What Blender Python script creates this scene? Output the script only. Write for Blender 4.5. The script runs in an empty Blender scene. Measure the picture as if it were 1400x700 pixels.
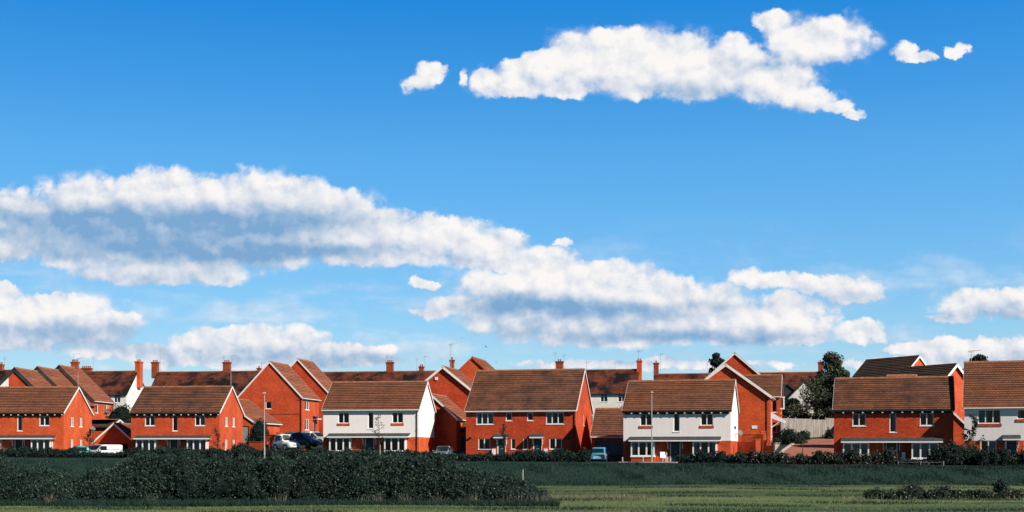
import bpy, math, random
import numpy as np
from mathutils import Vector, Matrix
R = math.radians
random.seed(7)
rng = np.random.default_rng(11)
S = bpy.context.scene
COL = S.collection
F = 1800.0                     # focal length in photo pixels (photo 1400 wide)
HZ = 616.0                     # horizon row in the photo

# ------------------------------------------------------------------ camera
cd = bpy.data.cameras.new('camera'); cam = bpy.data.objects.new('camera', cd); COL.objects.link(cam)
cam.location = (0, 0, 0); cam.rotation_euler = (R(90), 0, 0)
cd.sensor_width = 36; cd.lens = F / 1400 * 36; cd.shift_y = (HZ - 350) / 1400
cd.clip_start = 0.5; cd.clip_end = 6000
S.camera = cam
S.view_settings.view_transform = 'Standard'; S.view_settings.look = 'None'
S.view_settings.gamma = 1; S.view_settings.use_curve_mapping = False
S.view_settings.exposure = 0.40

# ------------------------------------------------------------------ light
SUN_AZ = 50.0      # degrees from the viewing direction's reverse towards the right
SUN_EL = 33.0
sdir = Vector((math.sin(R(SUN_AZ)) * math.cos(R(SUN_EL)), -math.cos(R(SUN_AZ)) * math.cos(R(SUN_EL)), math.sin(R(SUN_EL))))
sl = bpy.data.lights.new('sun', 'SUN'); so = bpy.data.objects.new('sun', sl); COL.objects.link(so)
sl.energy = 5.0; sl.angle = R(0.5); sl.color = (1.0, 0.91, 0.79)
so.rotation_euler = sdir.to_track_quat('Z', 'Y').to_euler()
so.location = (60, -60, 80)

# ------------------------------------------------------------------ sky with clouds (laid out by world direction)
W_ = bpy.data.worlds.new('World'); S.world = W_; W_.use_nodes = True
W_.cycles.sampling_method = 'MANUAL'; W_.cycles.sample_map_resolution = 256
wt = W_.node_tree; wn = wt.nodes; wl = wt.links; wn.clear()
SKY_STRENGTH = 0.108
def nd(t, **k):
    n = wn.new(t)
    for a, b in k.items(): setattr(n, a, b)
    return n
def lk(a, b): wl.new(a, b)
def mth(op, a, b=None, clamp=False, c=None):
    n = nd('ShaderNodeMath', operation=op); n.use_clamp = clamp
    for i, v in enumerate((a, b, c)):
        if v is None: continue
        if isinstance(v, (int, float)): n.inputs[i].default_value = v
        else: lk(v, n.inputs[i])
    return n.outputs[0]
def vmt(op, a, b=None, c=None):
    n = nd('ShaderNodeVectorMath', operation=op)
    for i, v in enumerate((a, b, c)):
        if v is None: continue
        if isinstance(v, (tuple, list)): n.inputs[i].default_value = v
        else: lk(v, n.inputs[i])
    return n.outputs['Value'] if op in ('DOT_PRODUCT', 'LENGTH') else n.outputs[0]
def smooth(x, lo, hi):
    n = nd('ShaderNodeMapRange', interpolation_type='SMOOTHSTEP')
    lk(x, n.inputs[0]); n.inputs[1].default_value = lo; n.inputs[2].default_value = hi
    return n.outputs[0]
def noise(vec, scale, detail=6, rough=0.55, out='Fac', off=(0, 0, 0)):
    n = nd('ShaderNodeTexNoise', noise_dimensions='2D'); n.inputs['Scale'].default_value = scale
    n.inputs['Detail'].default_value = detail; n.inputs['Roughness'].default_value = rough
    if off != (0, 0, 0): vec = vmt('ADD', vec, off)
    lk(vec, n.inputs['Vector']); return n.outputs[out]
def mixc(f, a, b):
    n = nd('ShaderNodeMix', data_type='RGBA'); 
    if isinstance(f, (int, float)): n.inputs[0].default_value = f
    else: lk(f, n.inputs[0])
    for s, v in ((6, a), (7, b)):
        if isinstance(v, tuple): n.inputs[s].default_value = (*v, 1)
        else: lk(v, n.inputs[s])
    return n.outputs[2]
sky = nd('ShaderNodeTexSky', sky_type='NISHITA'); sky.sun_disc = False
sky.sun_elevation = R(SUN_EL); sky.sun_rotation = R(180 - SUN_AZ)
sky.air_density = 1.0; sky.dust_density = 0.2; sky.ozone_density = 1.5
tc = nd('ShaderNodeTexCoord'); sp = nd('ShaderNodeSeparateXYZ'); lk(tc.outputs['Generated'], sp.inputs[0])
yy = mth('MAXIMUM', sp.outputs[1], 0.08)
px_ = mth('MULTIPLY_ADD', mth('DIVIDE', sp.outputs[0], yy), 18.0, c=7.0)
py_ = mth('MULTIPLY_ADD', mth('DIVIDE', sp.outputs[2], yy), -18.0, c=HZ / 100)
cb = nd('ShaderNodeCombineXYZ'); lk(px_, cb.inputs[0]); lk(py_, cb.inputs[1]); P = cb.outputs[0]
def warp(P, scale, amp, detail, off=(0, 0, 0)):
    n = noise(P, scale, detail, 0.6, 'Color', off)
    return vmt('MULTIPLY_ADD', n, (amp, amp * 0.8, 0), vmt('ADD', P, (-amp / 2, -amp * 0.4, 0)))
Pw = warp(P, 2.2, 0.32, 4)
Pw = warp(Pw, 7.0, 0.11, 4, (3, 5, 2))
def field(P, blobs):
    acc = None
    for (cx, cy, rx, ry) in blobs:
        ix, iy = 100.0 / rx, 100.0 / ry
        q = vmt('MULTIPLY_ADD', P, (ix, iy, 0), (-cx / 100 * ix, -cy / 100 * iy, 0))
        d = vmt('DOT_PRODUCT', q, q)
        acc = d if acc is None else mth('SMOOTH_MIN', acc, d, c=0.25)
    return mth('SUBTRACT', 1.0, acc)
CL = [(588,100,20,17),(571,114,26,11),(636,108,7,14),(666,108,22,20),(705,104,34,27),(740,92,40,30),(790,82,60,42),(850,78,74,48),(930,80,74,44),(1000,85,62,40),
 (1060,110,62,36),(1115,54,82,38),(1060,28,32,20),(1110,135,48,20),(1140,146,30,9),(1168,156,16,6),(740,120,100,15),(900,112,130,24),(1240,70,20,13),(1258,80,26,10),(1305,70,16,8),(1318,66,10,7),
 (40,290,74,34),(120,275,84,40),(220,280,114,50),(330,275,114,48),(420,285,94,42),(500,312,84,34),(590,322,84,30),(670,338,64,28),(768,333,14,8),(735,352,60,18),(700,362,60,12),
 (40,335,100,22),(200,345,170,30),(350,340,130,26),(220,372,130,18),(510,352,90,14),(150,320,150,40),(300,320,150,40),
 (760,378,70,30),(720,392,120,28),(830,388,118,34),(920,408,100,36),(860,438,210,34),(1000,436,130,32),(1075,434,78,34),(700,425,90,20),(1180,452,38,16),
 (640,415,60,13),(750,442,130,20),(600,427,36,9),(660,352,80,22),(840,462,130,14),(1040,458,100,16),(578,386,16,9),(592,392,14,7),
 (1040,378,64,15),(1120,388,60,15),(1165,397,50,18),(1350,412,80,22),(1300,434,30,8),(1290,477,64,16),(1375,478,74,20),(1240,476,34,10),
 (0,405,34,20),(80,416,94,17),(30,432,84,22),(120,440,80,18),(60,458,124,20),(190,482,104,14),
 (350,462,110,22),(290,470,66,18),(420,480,94,16),(500,482,44,14),(360,494,190,13),(900,499,200,8),(1290,500,160,12)]
# where the undersides turn grey: (x, y, half width, half height, depth of tone)
SH = [(90,306,110,24,.78),(240,306,150,28,.82),(390,304,100,22,.78),(200,342,170,18,.60),(330,346,120,15,.55),(50,292,60,12,.35),(240,328,180,6,-.14),(430,345,100,9,.3),
 (500,340,60,11,.45),(210,384,140,12,.5),(330,362,120,12,.35),(60,352,90,9,.32),(620,356,90,11,.38),(690,420,90,15,.6),(780,420,120,16,.75),(880,428,100,13,.5),(860,462,170,13,.7),(700,455,60,10,.4),
 (1010,462,120,11,.5),(960,416,60,8,.3),(1160,410,60,9,.5),(1050,396,60,8,.28),(1360,431,90,10,.7),(1330,494,120,11,.5),(50,453,120,13,.68),(80,474,130,10,.6),(160,452,60,12,.3),
 (380,491,160,11,.7),(330,479,120,8,.25),(490,496,60,9,.3),(860,122,130,15,.24),(960,132,80,15,.36),(1080,86,90,9,.32),(1110,152,60,9,.28),(730,127,60,9,.22),(1000,100,50,20,.14),
 (880,495,180,9,.4)]
def tones(P, blobs):
    acc = None
    for (cx, cy, rx, ry, w) in blobs:
        ix, iy = 100.0 / rx, 100.0 / ry
        q = vmt('MULTIPLY_ADD', P, (ix, iy, 0), (-cx / 100 * ix, -cy / 100 * iy, 0))
        g_ = mth('POWER', 2.2, mth('MULTIPLY', vmt('DOT_PRODUCT', q, q), -1.0))
        acc = mth('MULTIPLY', g_, w) if acc is None else mth('MULTIPLY_ADD', g_, w, c=acc)
    return acc
fv = field(Pw, CL)
def voro(vec, scale, off=(0, 0, 0)):
    n = nd('ShaderNodeTexVoronoi', feature='F1', voronoi_dimensions='2D'); n.inputs['Scale'].default_value = scale
    n.inputs['Detail'].default_value = 1.0; n.inputs['Roughness'].default_value = 0.5
    if off != (0, 0, 0): vec = vmt('ADD', vec, off)
    lk(vec, n.inputs['Vector']); return n.outputs['Distance']
Pq = warp(P, 9.0, 0.16, 5, (1, 7, 3))
Pb = warp(P, 3.0, 0.16, 4, (5, 1, 8))
Pb = vmt('MULTIPLY', vmt('ADD', Pb, vmt('SUBTRACT', Pq, P)), (1.0, 1.25, 1.0))
pf1 = voro(Pb, 2.6); pf2 = voro(Pb, 2.6, (0.07, -0.12, 0))
n1 = noise(P, 2.4, 8, 0.57)
n2 = noise(P, 2.4, 8, 0.57, off=(0.09, -0.14, 0.0))
nl = noise(P, 1.3, 3, 0.5, off=(4, 2, 0))
val = mth('ADD', mth('ADD', fv, mth('MULTIPLY', mth('SUBTRACT', nl, 0.38), 0.9)), mth('ADD', mth('MULTIPLY', mth('SUBTRACT', n1, 0.5), 1.0), mth('MULTIPLY', mth('SUBTRACT', 0.45, pf1), 0.45)))
Pv = warp(P, 1.4, 0.34, 6, (9, 1, 4))
sh = mth('MULTIPLY', tones(Pv, SH), mth('ADD', 0.50, mth('MULTIPLY', n1, 0.74)), True)
val = mth('MULTIPLY_ADD', sh, 0.75, c=val)
crisp = smooth(val, 0.0, 0.50); soft = smooth(val, -0.40, 0.95)
sf = mth('MAXIMUM', mth('MULTIPLY', smooth(noise(P, 2.0, 2, 0.5, off=(7, 7, 0)), 0.45, 0.62), 0.8), mth('MINIMUM', mth('MULTIPLY', sh, 1.6), 1.0))
alpha = mth('ADD', mth('MULTIPLY', crisp, mth('SUBTRACT', 1.0, sf)), mth('MULTIPLY', soft, sf))
wisp = mth('MULTIPLY', smooth(noise(vmt('MULTIPLY', P, (0.5, 1.6, 0)), 1.1, 7, 0.6), 0.44, 0.75), 0.55)
alpha = mth('MAXIMUM', alpha, mth('MULTIPLY', wisp, smooth(py_, 2.8, 4.4)))
alpha = mth('MULTIPLY', alpha, smooth(sp.outputs[1], 0.1, 0.3))
alpha = mth('MULTIPLY', alpha, smooth(sp.outputs[2], 0.0, 0.01))
rel = mth('ADD', mth('MULTIPLY', mth('SUBTRACT', n1, n2), 0.8), mth('MULTIPLY', mth('SUBTRACT', pf2, pf1), 0.28))
thin = mth('MULTIPLY', mth('SUBTRACT', 1.0, smooth(val, 0.1, 0.9)), 0.14)
lit = mth('ADD', mth('SUBTRACT', mth('SUBTRACT', 0.93, mth('MULTIPLY', sh, 0.93)), thin), rel, True)
k = 0.91 / SKY_STRENGTH
def kc(r, g, b): return (r * k, g * k, b * k)
cr = nd('ShaderNodeValToRGB'); lk(lit, cr.inputs[0])
e = cr.color_ramp.elements
e[0].position = 0.0; e[0].color = (0.17, 0.33, 0.54, 1)
e[1].position = 1.0; e[1].color = (0.80, 0.78, 0.765, 1)
q = cr.color_ramp.elements.new(0.35); q.color = (0.35, 0.46, 0.60, 1)
q = cr.color_ramp.elements.new(0.65); q.color = (0.58, 0.62, 0.69, 1)
ccol = nd('ShaderNodeVectorMath', operation='SCALE'); lk(cr.outputs[0], ccol.inputs[0]); ccol.inputs[3].default_value = k
# clear air: the physical sky, tinted from pale near the ground to deep blue higher up
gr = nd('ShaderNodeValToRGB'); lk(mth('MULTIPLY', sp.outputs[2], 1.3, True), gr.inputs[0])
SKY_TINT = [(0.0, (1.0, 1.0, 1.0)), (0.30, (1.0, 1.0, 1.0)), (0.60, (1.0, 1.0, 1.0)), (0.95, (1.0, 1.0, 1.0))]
SKY_TINT = [(0.0, (0.60, 0.66, 0.84)), (0.15, (0.42, 0.70, 0.93)), (0.28, (0.29, 0.75, 1.05)), (0.44, (0.05, 0.64, 1.16)), (0.62, (0.01, 0.25, 0.50)), (0.9, (0.01, 0.14, 0.30))]  # stops above the view are darkened to cut fill light
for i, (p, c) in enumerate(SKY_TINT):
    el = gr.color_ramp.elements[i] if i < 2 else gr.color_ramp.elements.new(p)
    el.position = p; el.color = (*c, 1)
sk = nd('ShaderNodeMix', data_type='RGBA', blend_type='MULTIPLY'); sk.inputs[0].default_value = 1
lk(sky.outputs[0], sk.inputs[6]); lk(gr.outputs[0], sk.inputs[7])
# the half of the sky behind the viewer is dimmed to weaken fill light
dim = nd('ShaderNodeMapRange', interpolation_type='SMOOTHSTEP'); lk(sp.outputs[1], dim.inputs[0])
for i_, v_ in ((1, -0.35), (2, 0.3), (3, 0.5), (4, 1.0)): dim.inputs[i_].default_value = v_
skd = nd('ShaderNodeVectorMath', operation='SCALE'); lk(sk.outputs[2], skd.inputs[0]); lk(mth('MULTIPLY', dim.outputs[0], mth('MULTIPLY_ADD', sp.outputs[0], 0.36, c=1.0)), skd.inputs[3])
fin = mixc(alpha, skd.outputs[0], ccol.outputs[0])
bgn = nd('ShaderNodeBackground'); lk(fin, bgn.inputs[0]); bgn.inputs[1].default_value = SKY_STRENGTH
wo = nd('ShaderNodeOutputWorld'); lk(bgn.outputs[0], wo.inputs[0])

# ------------------------------------------------------------------ materials
def newmat(name):
    m = bpy.data.materials.new(name); m.use_nodes = True
    t = m.node_tree; b = t.nodes['Principled BSDF']; return m, t, b
def flat(name, col, rough=0.6, spec=0.3, var=0.12, scale=1.5, metal=0.0):
    m, t, b = newmat(name)
    tcn = t.nodes.new('ShaderNodeTexCoord'); n = t.nodes.new('ShaderNodeTexNoise')
    n.inputs['Scale'].default_value = scale; n.inputs['Detail'].default_value = 5
    t.links.new(tcn.outputs['Object'], n.inputs['Vector'])
    r = t.nodes.new('ShaderNodeValToRGB')
    r.color_ramp.elements[0].position = 0.3; r.color_ramp.elements[1].position = 0.7
    r.color_ramp.elements[0].color = (*[max(0, c * (1 - var)) for c in col], 1)
    r.color_ramp.elements[1].color = (*[min(1, c * (1 + var)) for c in col], 1)
    t.links.new(n.outputs['Fac'], r.inputs[0]); t.links.new(r.outputs[0], b.inputs['Base Color'])
    b.inputs['Roughness'].default_value = rough; b.inputs['Specular IOR Level'].default_value = spec
    b.inputs['Metallic'].default_value = metal
    return m
def N(t, typ, **k):
    n = t.nodes.new(typ)
    for a, b in k.items(): setattr(n, a, b)
    return n
def mixn(t, f, a, b, blend='MIX'):
    n = t.nodes.new('ShaderNodeMix'); n.data_type = 'RGBA'; n.blend_type = blend
    if isinstance(f, (int, float)): n.inputs[0].default_value = f
    else: t.links.new(f, n.inputs[0])
    for s, v in ((6, a), (7, b)):
        if isinstance(v, tuple): n.inputs[s].default_value = (*v, 1)
        else: t.links.new(v, n.inputs[s])
    return n.outputs[2]
def nz(t, vec, scale, detail=5, rough=0.55, lo=0.35, hi=0.65):
    n = t.nodes.new('ShaderNodeTexNoise'); n.inputs['Scale'].default_value = scale
    n.inputs['Detail'].default_value = detail; n.inputs['Roughness'].default_value = rough
    t.links.new(vec, n.inputs['Vector'])
    m = t.nodes.new('ShaderNodeMapRange'); t.links.new(n.outputs['Fac'], m.inputs[0])
    m.inputs[1].default_value = lo; m.inputs[2].default_value = hi
    return m.outputs[0]
def brick_mat(name, c1, c2, mort, dark=0.6):
    m, t, b = newmat(name)
    tcn = N(t, 'ShaderNodeTexCoord'); s = N(t, 'ShaderNodeSeparateXYZ'); t.links.new(tcn.outputs['Object'], s.inputs[0])
    ad = N(t, 'ShaderNodeMath', operation='ADD'); t.links.new(s.outputs[0], ad.inputs[0]); t.links.new(s.outputs[1], ad.inputs[1])
    c = N(t, 'ShaderNodeCombineXYZ'); t.links.new(ad.outputs[0], c.inputs[0]); t.links.new(s.outputs[2], c.inputs[1])
    br = N(t, 'ShaderNodeTexBrick'); t.links.new(c.outputs[0], br.inputs['Vector'])
    br.inputs['Scale'].default_value = 1; br.inputs['Brick Width'].default_value = 0.225; br.inputs['Row Height'].default_value = 0.075
    br.inputs['Mortar Size'].default_value = 0.007; br.inputs['Bias'].default_value = -0.1
    br.inputs['Color1'].default_value = (*c1, 1); br.inputs['Color2'].default_value = (*c2, 1); br.inputs['Mortar'].default_value = (*mort, 1)
    # patches of darker and paler bricks, faint damp streaks
    f1 = nz(t, tcn.outputs['Object'], 0.7, 8, 0.68, 0.36, 0.64)
    a = mixn(t, f1, br.outputs['Color'], tuple(x * dark for x in c2))
    a2 = mixn(t, 0.6, br.outputs['Color'], a)
    f2 = nz(t, c.outputs[0], 5.0, 4, 0.7, 0.45, 0.8)
    a3 = mixn(t, f2, a2, tuple(min(1, x * 1.35 + 0.02) for x in c1))
    o = mixn(t, 0.35, a2, a3)
    t.links.new(o, b.inputs['Base Color']); b.inputs['Roughness'].default_value = 0.95; b.inputs['Specular IOR Level'].default_value = 0.04
    bp = N(t, 'ShaderNodeBump'); bp.inputs['Strength'].default_value = 0.5; bp.inputs['Distance'].default_value = 0.01
    t.links.new(br.outputs['Fac'], bp.inputs['Height']); bp.invert = True; t.links.new(bp.outputs[0], b.inputs['Normal'])
    return m
def tile_mat(name, c1, c2, stain, stain_amt=0.5, tw=0.3, th=0.33, lo=0.45, wid=0.28, ns=0.55):
    m, t, b = newmat(name)
    tcn = N(t, 'ShaderNodeTexCoord'); uv = tcn.outputs['UV']
    br = N(t, 'ShaderNodeTexBrick'); t.links.new(uv, br.inputs['Vector'])
    br.inputs['Scale'].default_value = 1; br.inputs['Brick Width'].default_value = tw; br.inputs['Row Height'].default_value = th
    br.inputs['Mortar Size'].default_value = 0.028; br.inputs['Mortar Smooth'].default_value = 0.2
    br.inputs['Color1'].default_value = (*c1, 1); br.inputs['Color2'].default_value = (*c2, 1)
    br.inputs['Mortar'].default_value = (*[x * 0.35 for x in c2], 1)
    # course to course tone: noise stretched along the courses
    mp = N(t, 'ShaderNodeMapping'); mp.inputs['Scale'].default_value = (0.12, 3.03, 1); t.links.new(uv, mp.inputs[0])
    f0 = nz(t, mp.outputs[0], 1.0, 3, 0.6, 0.35, 0.7)
    a0 = mixn(t, f0, br.outputs['Color'], tuple(min(1, x * 1.5) for x in c1))
    a0 = mixn(t, 0.6, br.outputs['Color'], a0)
    f1 = nz(t, tcn.outputs['Object'], ns, 8, 0.68, lo, lo + wid)
    sc = N(t, 'ShaderNodeMath', operation='MULTIPLY'); t.links.new(f1, sc.inputs[0]); sc.inputs[1].default_value = stain_amt
    sc.use_clamp = True
    o = mixn(t, sc.outputs[0], a0, stain)
    f3 = nz(t, tcn.outputs['Object'], 9.0, 3, 0.6, 0.62, 0.8)
    s3 = N(t, 'ShaderNodeMath', operation='MULTIPLY'); t.links.new(f3, s3.inputs[0]); s3.inputs[1].default_value = 0.45
    s3.use_clamp = True
    o = mixn(t, s3.outputs[0], o, tuple(min(1, x * 1.9 + 0.03) for x in c1))
    t.links.new(o, b.inputs['Base Color']); b.inputs['Roughness'].default_value = 0.85; b.inputs['Specular IOR Level'].default_value = 0.2
    return m
M = {}
M['brick'] = brick_mat('red_brick', (0.72, 0.108, 0.036), (0.46, 0.056, 0.020), (0.46, 0.17, 0.10))
M['brick_b'] = brick_mat('orange_brick', (0.76, 0.125, 0.036), (0.52, 0.07, 0.022), (0.46, 0.16, 0.09))
M['brick_c'] = brick_mat('deep_red_brick', (0.66, 0.090, 0.032), (0.40, 0.046, 0.018), (0.42, 0.14, 0.08), 0.55)
M['brick_pale'] = brick_mat('pale_brick', (0.64, 0.11, 0.035), (0.48, 0.075, 0.026), (0.46, 0.20, 0.12))
M['brick_old'] = brick_mat('chimney_brick', (0.40, 0.10, 0.045), (0.20, 0.04, 0.02), (0.30, 0.17, 0.11))
def render_mat(name, col, dirt):
    m, t, b = newmat(name); tcn = N(t, 'ShaderNodeTexCoord'); ob = tcn.outputs['Object']
    mp = N(t, 'ShaderNodeMapping'); mp.inputs['Scale'].default_value = (3.5, 3.5, 0.3); t.links.new(ob, mp.inputs[0])
    f1 = nz(t, mp.outputs[0], 1.0, 5, 0.6, 0.52, 0.78); f2 = nz(t, ob, 0.7, 6, 0.6, 0.45, 0.75)
    a = mixn(t, f1, col, tuple(c * dirt for c in col)); a2 = mixn(t, f2, a, tuple(c * (dirt + 1) / 2 for c in col))
    t.links.new(a2, b.inputs['Base Color']); b.inputs['Roughness'].default_value = 0.95; b.inputs['Specular IOR Level'].default_value = 0.1
    bp = N(t, 'ShaderNodeBump'); bp.inputs['Strength'].default_value = 0.3; bp.inputs['Distance'].default_value = 0.02
    n3 = N(t, 'ShaderNodeTexNoise'); n3.inputs['Scale'].default_value = 12; t.links.new(ob, n3.inputs['Vector']); t.links.new(n3.outputs['Fac'], bp.inputs['Height']); t.links.new(bp.outputs[0], b.inputs['Normal'])
    return m
M['render'] = render_mat('white_render', (0.83, 0.785, 0.76), 0.86)
M['render_old'] = flat('old_white_render', (0.72, 0.71, 0.64), 0.9, 0.1, 0.10, 0.9)
M['tile'] = tile_mat('brown_roof_tiles', (0.215, 0.085, 0.045), (0.120, 0.050, 0.030), (0.055, 0.030, 0.022), 0.6)
M['tile_b'] = tile_mat('weathered_brown_roof_tiles', (0.195, 0.080, 0.045), (0.110, 0.050, 0.031), (0.036, 0.024, 0.020), 0.9, lo=0.42)
M['tile_warm'] = tile_mat('russet_roof_tiles', (0.30, 0.105, 0.055), (0.20, 0.075, 0.042), (0.12, 0.05, 0.035), 0.4)
M['tile_slate'] = tile_mat('dark_roof_tiles', (0.125, 0.080, 0.056), (0.075, 0.052, 0.038), (0.036, 0.028, 0.022), 0.5)
M['tile_old'] = tile_mat('mottled_old_tiles', (0.24, 0.068, 0.036), (0.11, 0.04, 0.026), (0.012, 0.011, 0.013), 1.0, 0.2, 0.22, 0.43, 0.14, 0.33)
M['ridge'] = flat('ridge_tile_clay', (0.30, 0.125, 0.065), 0.85, 0.2, 0.35, 3)
M['white'] = flat('white_paint', (0.80, 0.80, 0.79), 0.45, 0.4, 0.04, 2)
M['dark'] = flat('black_plastic', (0.018, 0.022, 0.026), 0.5, 0.4, 0.3, 2)
M['soffit'] = flat('dark_soffit_board', (0.03, 0.035, 0.04), 0.7, 0.3, 0.3, 2)
M['door'] = flat('dark_green_door_paint', (0.014, 0.035, 0.045), 0.35, 0.5, 0.1, 2)
M['lead'] = flat('grey_porch_slate', (0.055, 0.062, 0.065), 0.7, 0.3, 0.4, 3)
M['garage_door'] = flat('pale_green_garage_door', (0.22, 0.30, 0.27), 0.5, 0.4, 0.1, 2)
M['garage_dark'] = flat('slate_blue_garage_door', (0.07, 0.10, 0.13), 0.5, 0.4, 0.1, 2)
M['curtain'] = flat('curtain_cloth', (0.52, 0.55, 0.50), 0.9, 0.1, 0.15, 3)
M['pot'] = flat('terracotta_pot', (0.30, 0.08, 0.045), 0.8, 0.2, 0.3, 5)
M['metal'] = flat('galvanised_steel', (0.32, 0.33, 0.34), 0.5, 0.5, 0.15, 4)
M['dish'] = flat('grey_dish_mesh', (0.16, 0.165, 0.17), 0.6, 0.3, 0.2, 4)
M['lamp_grey'] = flat('pale_grey_lamp_paint', (0.33, 0.34, 0.33), 0.5, 0.4, 0.1, 2)
M['concrete'] = flat('pale_kerb_stone', (0.42, 0.40, 0.37), 0.9, 0.2, 0.2, 4)
M['gravel'] = flat('tarmac', (0.05, 0.05, 0.052), 0.9, 0.2, 0.3, 6)
M['trunk'] = flat('bark', (0.07, 0.05, 0.035), 0.9, 0.1, 0.4, 6)
M['stake'] = flat('pale_timber_stake', (0.36, 0.33, 0.27), 0.9, 0.1, 0.3, 6)
M['tyre'] = flat('tyre_rubber', (0.015, 0.015, 0.016), 0.8, 0.3, 0.1, 6)
M['rim'] = flat('alloy_rim', (0.45, 0.46, 0.47), 0.35, 0.6, 0.1, 6, 0.7)
M['plate_y'] = flat('yellow_number_plate', (0.62, 0.45, 0.05), 0.5, 0.4, 0.05, 6)
M['plate_w'] = flat('white_number_plate', (0.7, 0.7, 0.68), 0.5, 0.4, 0.05, 6)
M['red_lens'] = flat('red_tail_lens', (0.5, 0.02, 0.015), 0.2, 0.5, 0.05, 6)
M['lens'] = flat('headlamp_lens', (0.75, 0.78, 0.8), 0.1, 0.8, 0.05, 6)
M['bird'] = flat('dark_feathers', (0.03, 0.03, 0.035), 0.8, 0.2, 0.2, 6)
def paint(name, col, coat=0.6):
    m = flat(name, col, 0.35, 0.5, 0.03, 3); b = m.node_tree.nodes['Principled BSDF']
    b.inputs['Coat Weight'].default_value = coat; b.inputs['Coat Roughness'].default_value = 0.08; return m
M['car_white'] = paint('white_car_paint', (0.72, 0.73, 0.73)); M['car_navy'] = paint('slate_blue_car_paint', (0.06, 0.10, 0.14))
M['car_silver'] = paint('silver_car_paint', (0.34, 0.37, 0.39)); M['car_blue'] = paint('bright_blue_car_paint', (0.06, 0.33, 0.52))
M['car_shade'] = paint('shade_darkened_silver_paint', (0.13, 0.16, 0.18))  # silver paint with the shade of the gap put into its colour
M['car_teal'] = paint('teal_car_paint', (0.03, 0.30, 0.30))
def glass_mat():
    m = bpy.data.materials.new('window_glass'); m.use_nodes = True; t = m.node_tree; t.nodes.clear()
    tr = N(t, 'ShaderNodeBsdfTransparent'); tr.inputs[0].default_value = (0.50, 0.60, 0.62, 1)
    gl = N(t, 'ShaderNodeBsdfGlossy'); gl.inputs['Roughness'].default_value = 0.03; gl.inputs[0].default_value = (0.9, 0.95, 1, 1)
    fr = N(t, 'ShaderNodeFresnel'); fr.inputs[0].default_value = 1.5
    mx = N(t, 'ShaderNodeMixShader'); t.links.new(fr.outputs[0], mx.inputs[0]); t.links.new(tr.outputs[0], mx.inputs[1]); t.links.new(gl.outputs[0], mx.inputs[2])
    o = N(t, 'ShaderNodeOutputMaterial'); t.links.new(mx.outputs[0], o.inputs[0]); return m
M['glass'] = glass_mat()
mg, tg, bg_ = newmat('dark_car_glass'); bg_.inputs['Base Color'].default_value = (0.012, 0.018, 0.024, 1); bg_.inputs['Roughness'].default_value = 0.08
bg_.inputs['Specular IOR Level'].default_value = 0.7; M['car_glass'] = mg
def fence_mat():
    m, t, b = newmat('weathered_fence_timber')
    tcn = N(t, 'ShaderNodeTexCoord'); mp = N(t, 'ShaderNodeMapping'); mp.inputs['Scale'].default_value = (5, 5, 0.5)
    t.links.new(tcn.outputs['Object'], mp.inputs[0])
    f = nz(t, mp.outputs[0], 1.0, 6, 0.7, 0.3, 0.7)
    t.links.new(mixn(t, f, (0.15, 0.135, 0.12), (0.44, 0.40, 0.36)), b.inputs['Base Color']); b.inputs['Roughness'].default_value = 0.9
    return m
M['fence'] = fence_mat()
def leaf_mat(name, cols, rough=0.5, trans=0.25):
    m, t, b = newmat(name)
    g = N(t, 'ShaderNodeNewGeometry'); r = N(t, 'ShaderNodeValToRGB'); r.color_ramp.interpolation = 'LINEAR'
    t.links.new(g.outputs['Random Per Island'], r.inputs[0])
    for i, (p, c) in enumerate(cols):
        el = r.color_ramp.elements[i] if i < 2 else r.color_ramp.elements.new(p)
        el.position = p; el.color = (*c, 1)
    tcn = N(t, 'ShaderNodeTexCoord'); f = nz(t, tcn.outputs['Object'], 0.6, 4, 0.6, 0.35, 0.65)
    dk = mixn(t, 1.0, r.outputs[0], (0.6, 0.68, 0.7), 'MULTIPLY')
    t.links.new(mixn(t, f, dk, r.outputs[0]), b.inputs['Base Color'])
    b.inputs['Roughness'].default_value = max(rough, 0.6); b.inputs['Specular IOR Level'].default_value = 0.12
    return m
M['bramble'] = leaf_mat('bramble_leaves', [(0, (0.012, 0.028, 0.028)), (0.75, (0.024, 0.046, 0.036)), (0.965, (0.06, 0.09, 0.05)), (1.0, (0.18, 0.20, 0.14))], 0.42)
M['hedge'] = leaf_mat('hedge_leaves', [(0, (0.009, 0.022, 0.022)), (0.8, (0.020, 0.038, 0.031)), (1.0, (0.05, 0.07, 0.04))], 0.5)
M['leaf_tree'] = leaf_mat('tree_leaves', [(0, (0.028, 0.048, 0.032)), (0.7, (0.06, 0.080, 0.042)), (1.0, (0.18, 0.17, 0.10))], 0.5)
M['leaf_dark'] = leaf_mat('dark_evergreen_leaves', [(0, (0.008, 0.02, 0.018)), (1.0, (0.03, 0.048, 0.032))], 0.5)
M['leaf_yellow'] = leaf_mat('yellow_shrub_leaves', [(0, (0.14, 0.15, 0.02)), (1.0, (0.33, 0.32, 0.06))], 0.5)
M['flower'] = leaf_mat('garden_plant_leaves', [(0, (0.012, 0.024, 0.02)), (0.72, (0.03, 0.045, 0.028)), (0.9, (0.12, 0.07, 0.05)), (1.0, (0.42, 0.33, 0.30))], 0.5)
M['grass'] = leaf_mat('grass_blades', [(0, (0.055, 0.095, 0.030)), (0.7, (0.14, 0.18, 0.055)), (1.0, (0.26, 0.25, 0.11))], 0.6)
M['bank_grass'] = leaf_mat('rank_dark_grass', [(0, (0.014, 0.036, 0.031)), (0.85, (0.022, 0.050, 0.036)), (1.0, (0.035, 0.066, 0.04))], 0.6)
M['straw'] = leaf_mat('dry_grass_stems', [(0, (0.10, 0.09, 0.055)), (1.0, (0.34, 0.29, 0.20))], 0.8)
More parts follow.
